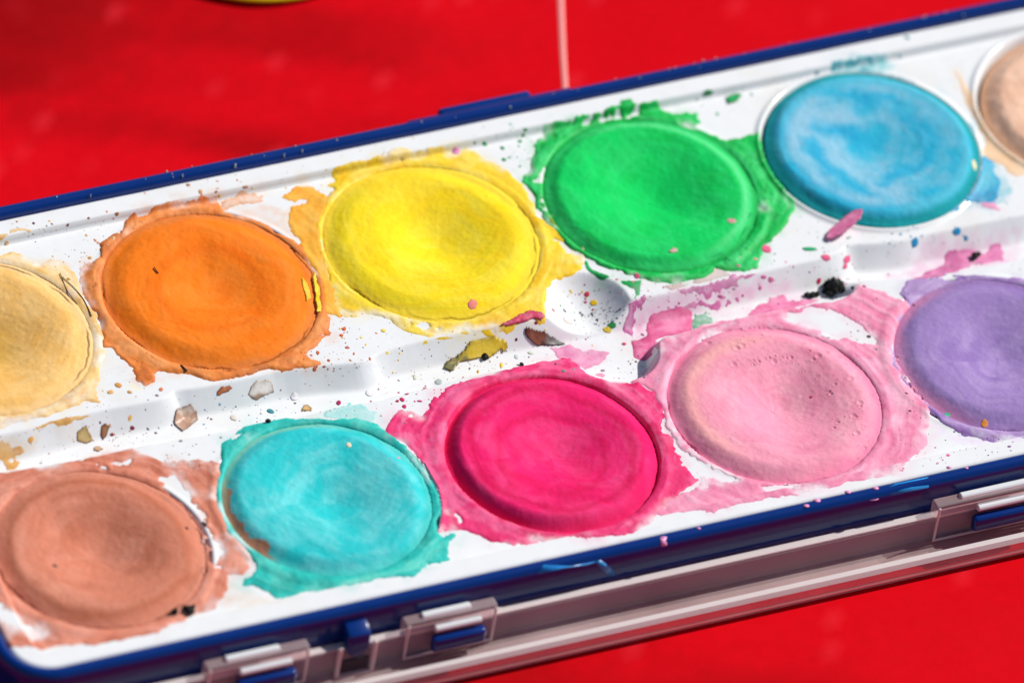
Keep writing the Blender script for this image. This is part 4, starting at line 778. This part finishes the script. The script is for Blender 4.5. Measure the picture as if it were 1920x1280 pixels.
# fine spatter: too small to pick apart
CL = [(1640, 610, 50, 40, 46, (60, 40, 45)), (1690, 660, 30, 40, 30, (110, 30, 70)), (1700, 760, 24, 60, 34, (120, 30, 80)), (1250, 720, 16, 40, 20, (90, 20, 50)), (1110, 590, 55, 38, 60, (60, 60, 80)), (1110, 595, 55, 40, 40, GRN), (1120, 580, 60, 45, 36, MAG), (1100, 600, 60, 45, 26, YEL), (1130, 590, 26, 10, 46, (70, 75, 90)), (1180, 690, 40, 22, 40, (110, 60, 90)),
 (960, 250, 60, 22, 46, GRN), (985, 295, 28, 18, 24, GRN), (1330, 195, 60, 16, 12, GRN), (1600, 150, 70, 18, 34, (40, 120, 150)), (1640, 110, 50, 20, 16, (60, 150, 160)), (1750, 445, 110, 22, 60, (40, 130, 170)), (1560, 455, 90, 28, 36, (40, 140, 110)), (1500, 490, 100, 26, 30, PINK), (1860, 260, 40, 40, 16, (60, 110, 130)),
 (1880, 360, 40, 30, 26, TEA), (1640, 490, 130, 40, 40, (150, 80, 110)), (640, 640, 60, 40, 60, ORA), (620, 680, 50, 30, 30, (170, 70, 40)), (740, 680, 120, 40, 40, (120, 70, 80)), (700, 640, 100, 40, 24, YEL), (830, 670, 60, 20, 20, (200, 150, 40)), (150, 470, 100, 40, 60, OCH), (130, 430, 140, 16, 34, (170, 110, 80)), (260, 440, 60, 30, 40, ORA), (200, 480, 40, 20, 40, ORA),
 (330, 350, 150, 16, 30, ORA), (560, 330, 100, 16, 26, OCH), (190, 730, 70, 30, 30, OCH), (140, 820, 120, 30, 60, (170, 110, 70)), (300, 790, 160, 40, 50, (130, 100, 110)), (240, 830, 90, 14, 20, BRO), (480, 770, 130, 24, 50, (120, 70, 90)), (470, 760, 90, 30, 20, TEA), (770, 760, 60, 30, 50, MAG), (830, 735, 60, 22, 30, MAG), (950, 680, 90, 16, 40, (60, 60, 60)), (920, 690, 80, 14, 30, (210, 170, 40)), (1300, 560, 100, 14, 30, (160, 70, 120)), (1240, 540, 40, 24, 26, PINK), (1430, 540, 130, 26, 40, (190, 90, 140)), (1850, 830, 50, 20, 40, (140, 90, 150)), (1760, 860, 60, 20, 40, PINK), (330, 870, 50, 12, 30, (190, 100, 80)), (1720, 560, 40, 12, 12, (120, 80, 150)), (1850, 500, 60, 12, 20, (60, 45, 60)), (800, 250, 60, 10, 14, YEL), (740, 290, 60, 10, 22, YEL), (1420, 620, 60, 12, 6, PINK)]
VV, QQ, TT, CC = [], [], [], []; off = 0
allp = []
for (x_, y_, sx, sy, n, c_) in CL:
    for q in range(n):
        allp.append((x_ + rng.normal() * sx * .8, y_ + rng.normal() * sy * .8, c_, float(np.exp(rng.normal(-2.75, .7)))))
plane_onpx = cast
PP = plane_onpx([a[0] for a in allp], [a[1] for a in allp])
for p, (a_, b_, c_, r_) in zip(PP, allp):
    if not (TX0 + .6 < p[0] < TX1 - .6 and TY0 + .6 < p[1] < TY1 - .6): continue
    if any(np.hypot(p[0] - c[0], p[1] - c[1]) < 15.2 for c in CEN.values()): continue
    r_ = min(r_, .32)
    k = 8; a = np.arange(k) * 2 * np.pi / k; st = rng.uniform(.7, 1.8); ro = rng.uniform(0, 3.14)
    ex, ey = r_ * st * np.cos(a), r_ * np.sin(a) / 1.0
    x = p[0] + ex * math.cos(ro) - ey * math.sin(ro); y = p[1] + ex * math.sin(ro) + ey * math.cos(ro)
    g = samp(ZTOP, np.array([p[0] + .3, p[0] - .3, p[0], p[0]]), np.array([p[1], p[1], p[1] + .3, p[1] - .3])); gv = np.array([g[0] - g[1], g[2] - g[3]]) / .6; gl = np.hypot(*gv)
    if gl > 2.2: continue
    if gl > .15:
        gv = gv / gl; dd_ = (x - p[0]) * gv[0] + (y - p[1]) * gv[1]; k_ = 1 / math.sqrt(1 + gl * gl) - 1; x = x + dd_ * k_ * gv[0]; y = y + dd_ * k_ * gv[1]
    zo = samp(ZTOP, x, y); x2 = p[0] + (x - p[0]) * .6; y2 = p[1] + (y - p[1]) * .6; z2 = samp(ZTOP, x2, y2)
    V_ = np.concatenate([np.stack([x, y, zo - .02], 1), np.stack([x2, y2, z2 + .05], 1), [[p[0], p[1], p[2] + .06]]])
    i0 = np.arange(k); i1 = np.roll(i0, -1)
    QQ.append(np.stack([i0, i1, i1 + k, i0 + k], 1) + off); TT.append(np.stack([i0 + k, i1 + k, np.full(k, 2 * k)], 1) + off)
    cc = alb(c_) * rng.uniform(.6, 1.25); cc = mix(cc, WHITE, rng.uniform(0, .5) ** 1.5)
    VV.append(V_); CC.append(np.ones((len(V_), 3)) * np.clip(cc, 0, .85)); off += len(V_)
addt(mesh_np('paint_spatter', np.concatenate(VV), np.concatenate(QQ), M_smear, np.concatenate(CC), tris=np.concatenate(TT)), kind='stuff')

# black charcoal crumbs in the channel
def crumb(label, parts, group='black crumbs'):
    bm = bmesh.new(); first = onpx(*parts[0][:2])
    for (x_, y_, d) in parts:
        p = onpx(x_, y_); r = d / 2 / 14.3
        g = bmesh.ops.create_icosphere(bm, subdivisions=2, radius=r, matrix=Matrix.Translation((p[0], p[1], p[2] + r * .55)))
        for v in g['verts']:
            c = Vector((p[0], p[1], p[2] + r * .55)); dv = v.co - c
            nz = float(fbm(np.array([v.co.x * 2.2 / max(r, .4)]), np.array([v.co.y * 2.2 / max(r, .4) + v.co.z * 1.7]), int(x_), 3)[0])
            v.co = c + dv * (1 + .38 * nz)
    zmin = min(v.co.z for v in bm.verts)
    for v in bm.verts: v.co -= Vector((first[0], first[1], zmin))
    o = mesh_bm('charcoal_crumb', bm, M_black, smooth=False); o.location = Vector((first[0], first[1], zmin)) * S
    return put(o, None, label, 'crumb', group)
crumb('large lumpy black crumb in the channel above the pink tablet', [(1560, 543, 30), (1572, 538, 22), (1550, 536, 18), (1556, 554, 16), (1578, 546, 16), (1546, 548, 14), (1562, 530, 14)])
crumb('narrow black crumb left of the large black one', [(1524, 556, 13), (1532, 553, 11), (1518, 558, 9)])
crumb('small round black crumb farthest left of the large black one', [(1512, 555, 11)])
crumb('tiny black crumb right of the large black one', [(1598, 541, 7)])
crumb('black crumb on the pink crust above the purple tablet', [(1828, 483, 15), (1834, 479, 10), (1824, 488, 8)])
crumb('black crumb on the curled yellow flake', [(910, 671, 12), (906, 668, 8)])
crumb('tiny black crumb at the top edge of the magenta smear', [(978, 684, 8)])
crumb('tiny black crumb on the top edge of the turquoise smear', [(502, 791, 9)])
crumb('dark crumbs at the lower right of the brown tablet', [(355, 1147, 17), (328, 1149, 13), (362, 1139, 10), (346, 1140, 9)])

def hair(label, pts, r=.055):
    P = []
    for a, b in pts:
        q = px(a, b, .3)
        zz = surf(np.array([q[0]]), np.array([q[1]]))[0]
        q = px(a, b, zz + .12); P.append(q)
    P = np.array(P); n = 16; tt = np.linspace(0, len(P) - 1, n)
    C = np.stack([np.interp(tt, np.arange(len(P)), P[:, k]) for k in range(3)], 1)
    for _ in range(3): C[1:-1] = (C[:-2] + 2 * C[1:-1] + C[2:]) / 4
    bm = bmesh.new(); rings = []; c0 = C.mean(0); c0[2] = C[:, 2].min() - r
    for i in range(n):
        d = C[min(i + 1, n - 1)] - C[max(i - 1, 0)]; d /= np.linalg.norm(d); s1 = np.cross(d, [0, 0, 1]); s1 /= np.linalg.norm(s1); s2 = np.cross(s1, d)
        rings.append([bm.verts.new(C[i] - c0 + r * (math.cos(k * 1.0472) * s1 + math.sin(k * 1.0472) * s2)) for k in range(6)])
    for a, b in zip(rings[:-1], rings[1:]):
        for k in range(6): bm.faces.new((a[k], a[(k + 1) % 6], b[(k + 1) % 6], b[k]))
    bm.faces.new(rings[0]); bm.faces.new(rings[-1][::-1])
    o = mesh_bm('brush_bristle', bm, M_hair, smooth=True); o.location = Vector(c0) * S
    put(o, None, label, 'bristle', 'loose brush bristles')
hair('long curved dark bristle between the cream and orange tablets', [(113, 512), (117, 524), (127, 548), (145, 570)], .05)
hair('second curved bristle right of the long one by the orange smear', [(117, 519), (140, 540), (158, 562), (172, 592)], .06)
hair('short dark bristle on the face of the orange tablet', [(289, 501), (293, 507), (297, 512)], .08)
hair('short dark bristle on the lower rim of the orange tablet', [(339, 684), (345, 689), (351, 695)], .10)

# smudges of paint on the blue case
def smudge(label, pts, c, face='top'):
    zz = 1.95
    P = np.array([px(a, b, zz)[:2] for a, b in pts])
    if face == 'side':
        pass
    bm = bmesh.new(); vs_ = []
    V3 = []
    for a, b in pts:
        d = FF + RR * ((a - 960) / FPX) - UU * ((b - 640) / FPX)
        t = (1.93 - CAM[2]) / d[2]; p = CAM + d * t
        if p[1] < NY + .5:                       # falls on the near side face
            t = (NY - .04 - CAM[1]) / d[1]; p = CAM + d * t; p[2] = min(p[2], 1.25)
        V3.append(p)
    V3 = np.array(V3); c0 = V3.mean(0)
    ctr = bm.verts.new(c0 + [0, -.12, .12]); vs_ = [bm.verts.new(v + [0, -.02, .03]) for v in V3]; lo = [bm.verts.new(v + [0, .2, -.2]) for v in V3]
    n = len(vs_)
    for k in range(n):
        bm.faces.new((vs_[k], vs_[(k + 1) % n], ctr)); bm.faces.new((lo[k], lo[(k + 1) % n], vs_[(k + 1) % n], vs_[k]))
    bm.faces.new(lo)
    m_ = mat('smudge', base=tuple(alb(c)), rough=.35, grain=.2, gscale=2000)
    add(mesh_bm('paint_smudge', bm, m_, smooth=True), label=label)
smudge('light blue paint smudge on the near edge', [(1008, 1068), (1020, 1058), (1060, 1052), (1100, 1046), (1118, 1040), (1125, 1048), (1100, 1060), (1050, 1066)], (40, 130, 205))
smudge('light blue paint streak on the near wall', [(1115, 1048), (1128, 1040), (1150, 1066), (1152, 1080), (1140, 1076)], (50, 135, 200))
smudge('bright blue paint bar on the near edge', [(1666, 912), (1680, 906), (1740, 894), (1744, 902), (1700, 914), (1672, 922)], (30, 140, 210))
for a, b, r_ in ((1512, 948, 6), (1532, 938, 7), (1590, 922, 6), (1642, 915, 6), (1640, 934, 8), (1245, 1009, 8), (1780, 876, 5), (1812, 877, 4), (1310, 990, 4)):
    smudge('pink paint fleck on the near edge', [(a + r_ * math.cos(k), b + r_ * .55 * math.sin(k)) for k in np.arange(0, 6.28, .9)], (230, 150, 195))
# specks on the far blue rail
VV, QQ, TT = [], [], []; off = 0
for q in range(40):
    x = rng.uniform(8, 165); y = FY - rng.uniform(.35, 1.8); r_ = rng.uniform(.06, .2); k = 7; a = np.arange(k) * 2 * np.pi / k
    V_ = np.concatenate([np.stack([x + r_ * np.cos(a), y + r_ * np.sin(a), np.full(k, 1.45)], 1), np.stack([x + r_ * .7 * np.cos(a), y + r_ * .7 * np.sin(a), np.full(k, 1.98)], 1)])
    i0 = np.arange(k); i1 = np.roll(i0, -1); QQ.append(np.stack([i0, i1, i1 + k, i0 + k], 1) + off)
    TT.append(np.stack([np.full(k - 2, k), i0[1:-1] + k, i0[2:] + k], 1) + off); VV.append(V_); off += 2 * k
VV = np.concatenate(VV)
add(mesh_np('dust_specks', VV, np.concatenate(QQ), mat('dust', base=(.35, .36, .36), rough=.7), tris=np.concatenate(TT)), kind='stuff')
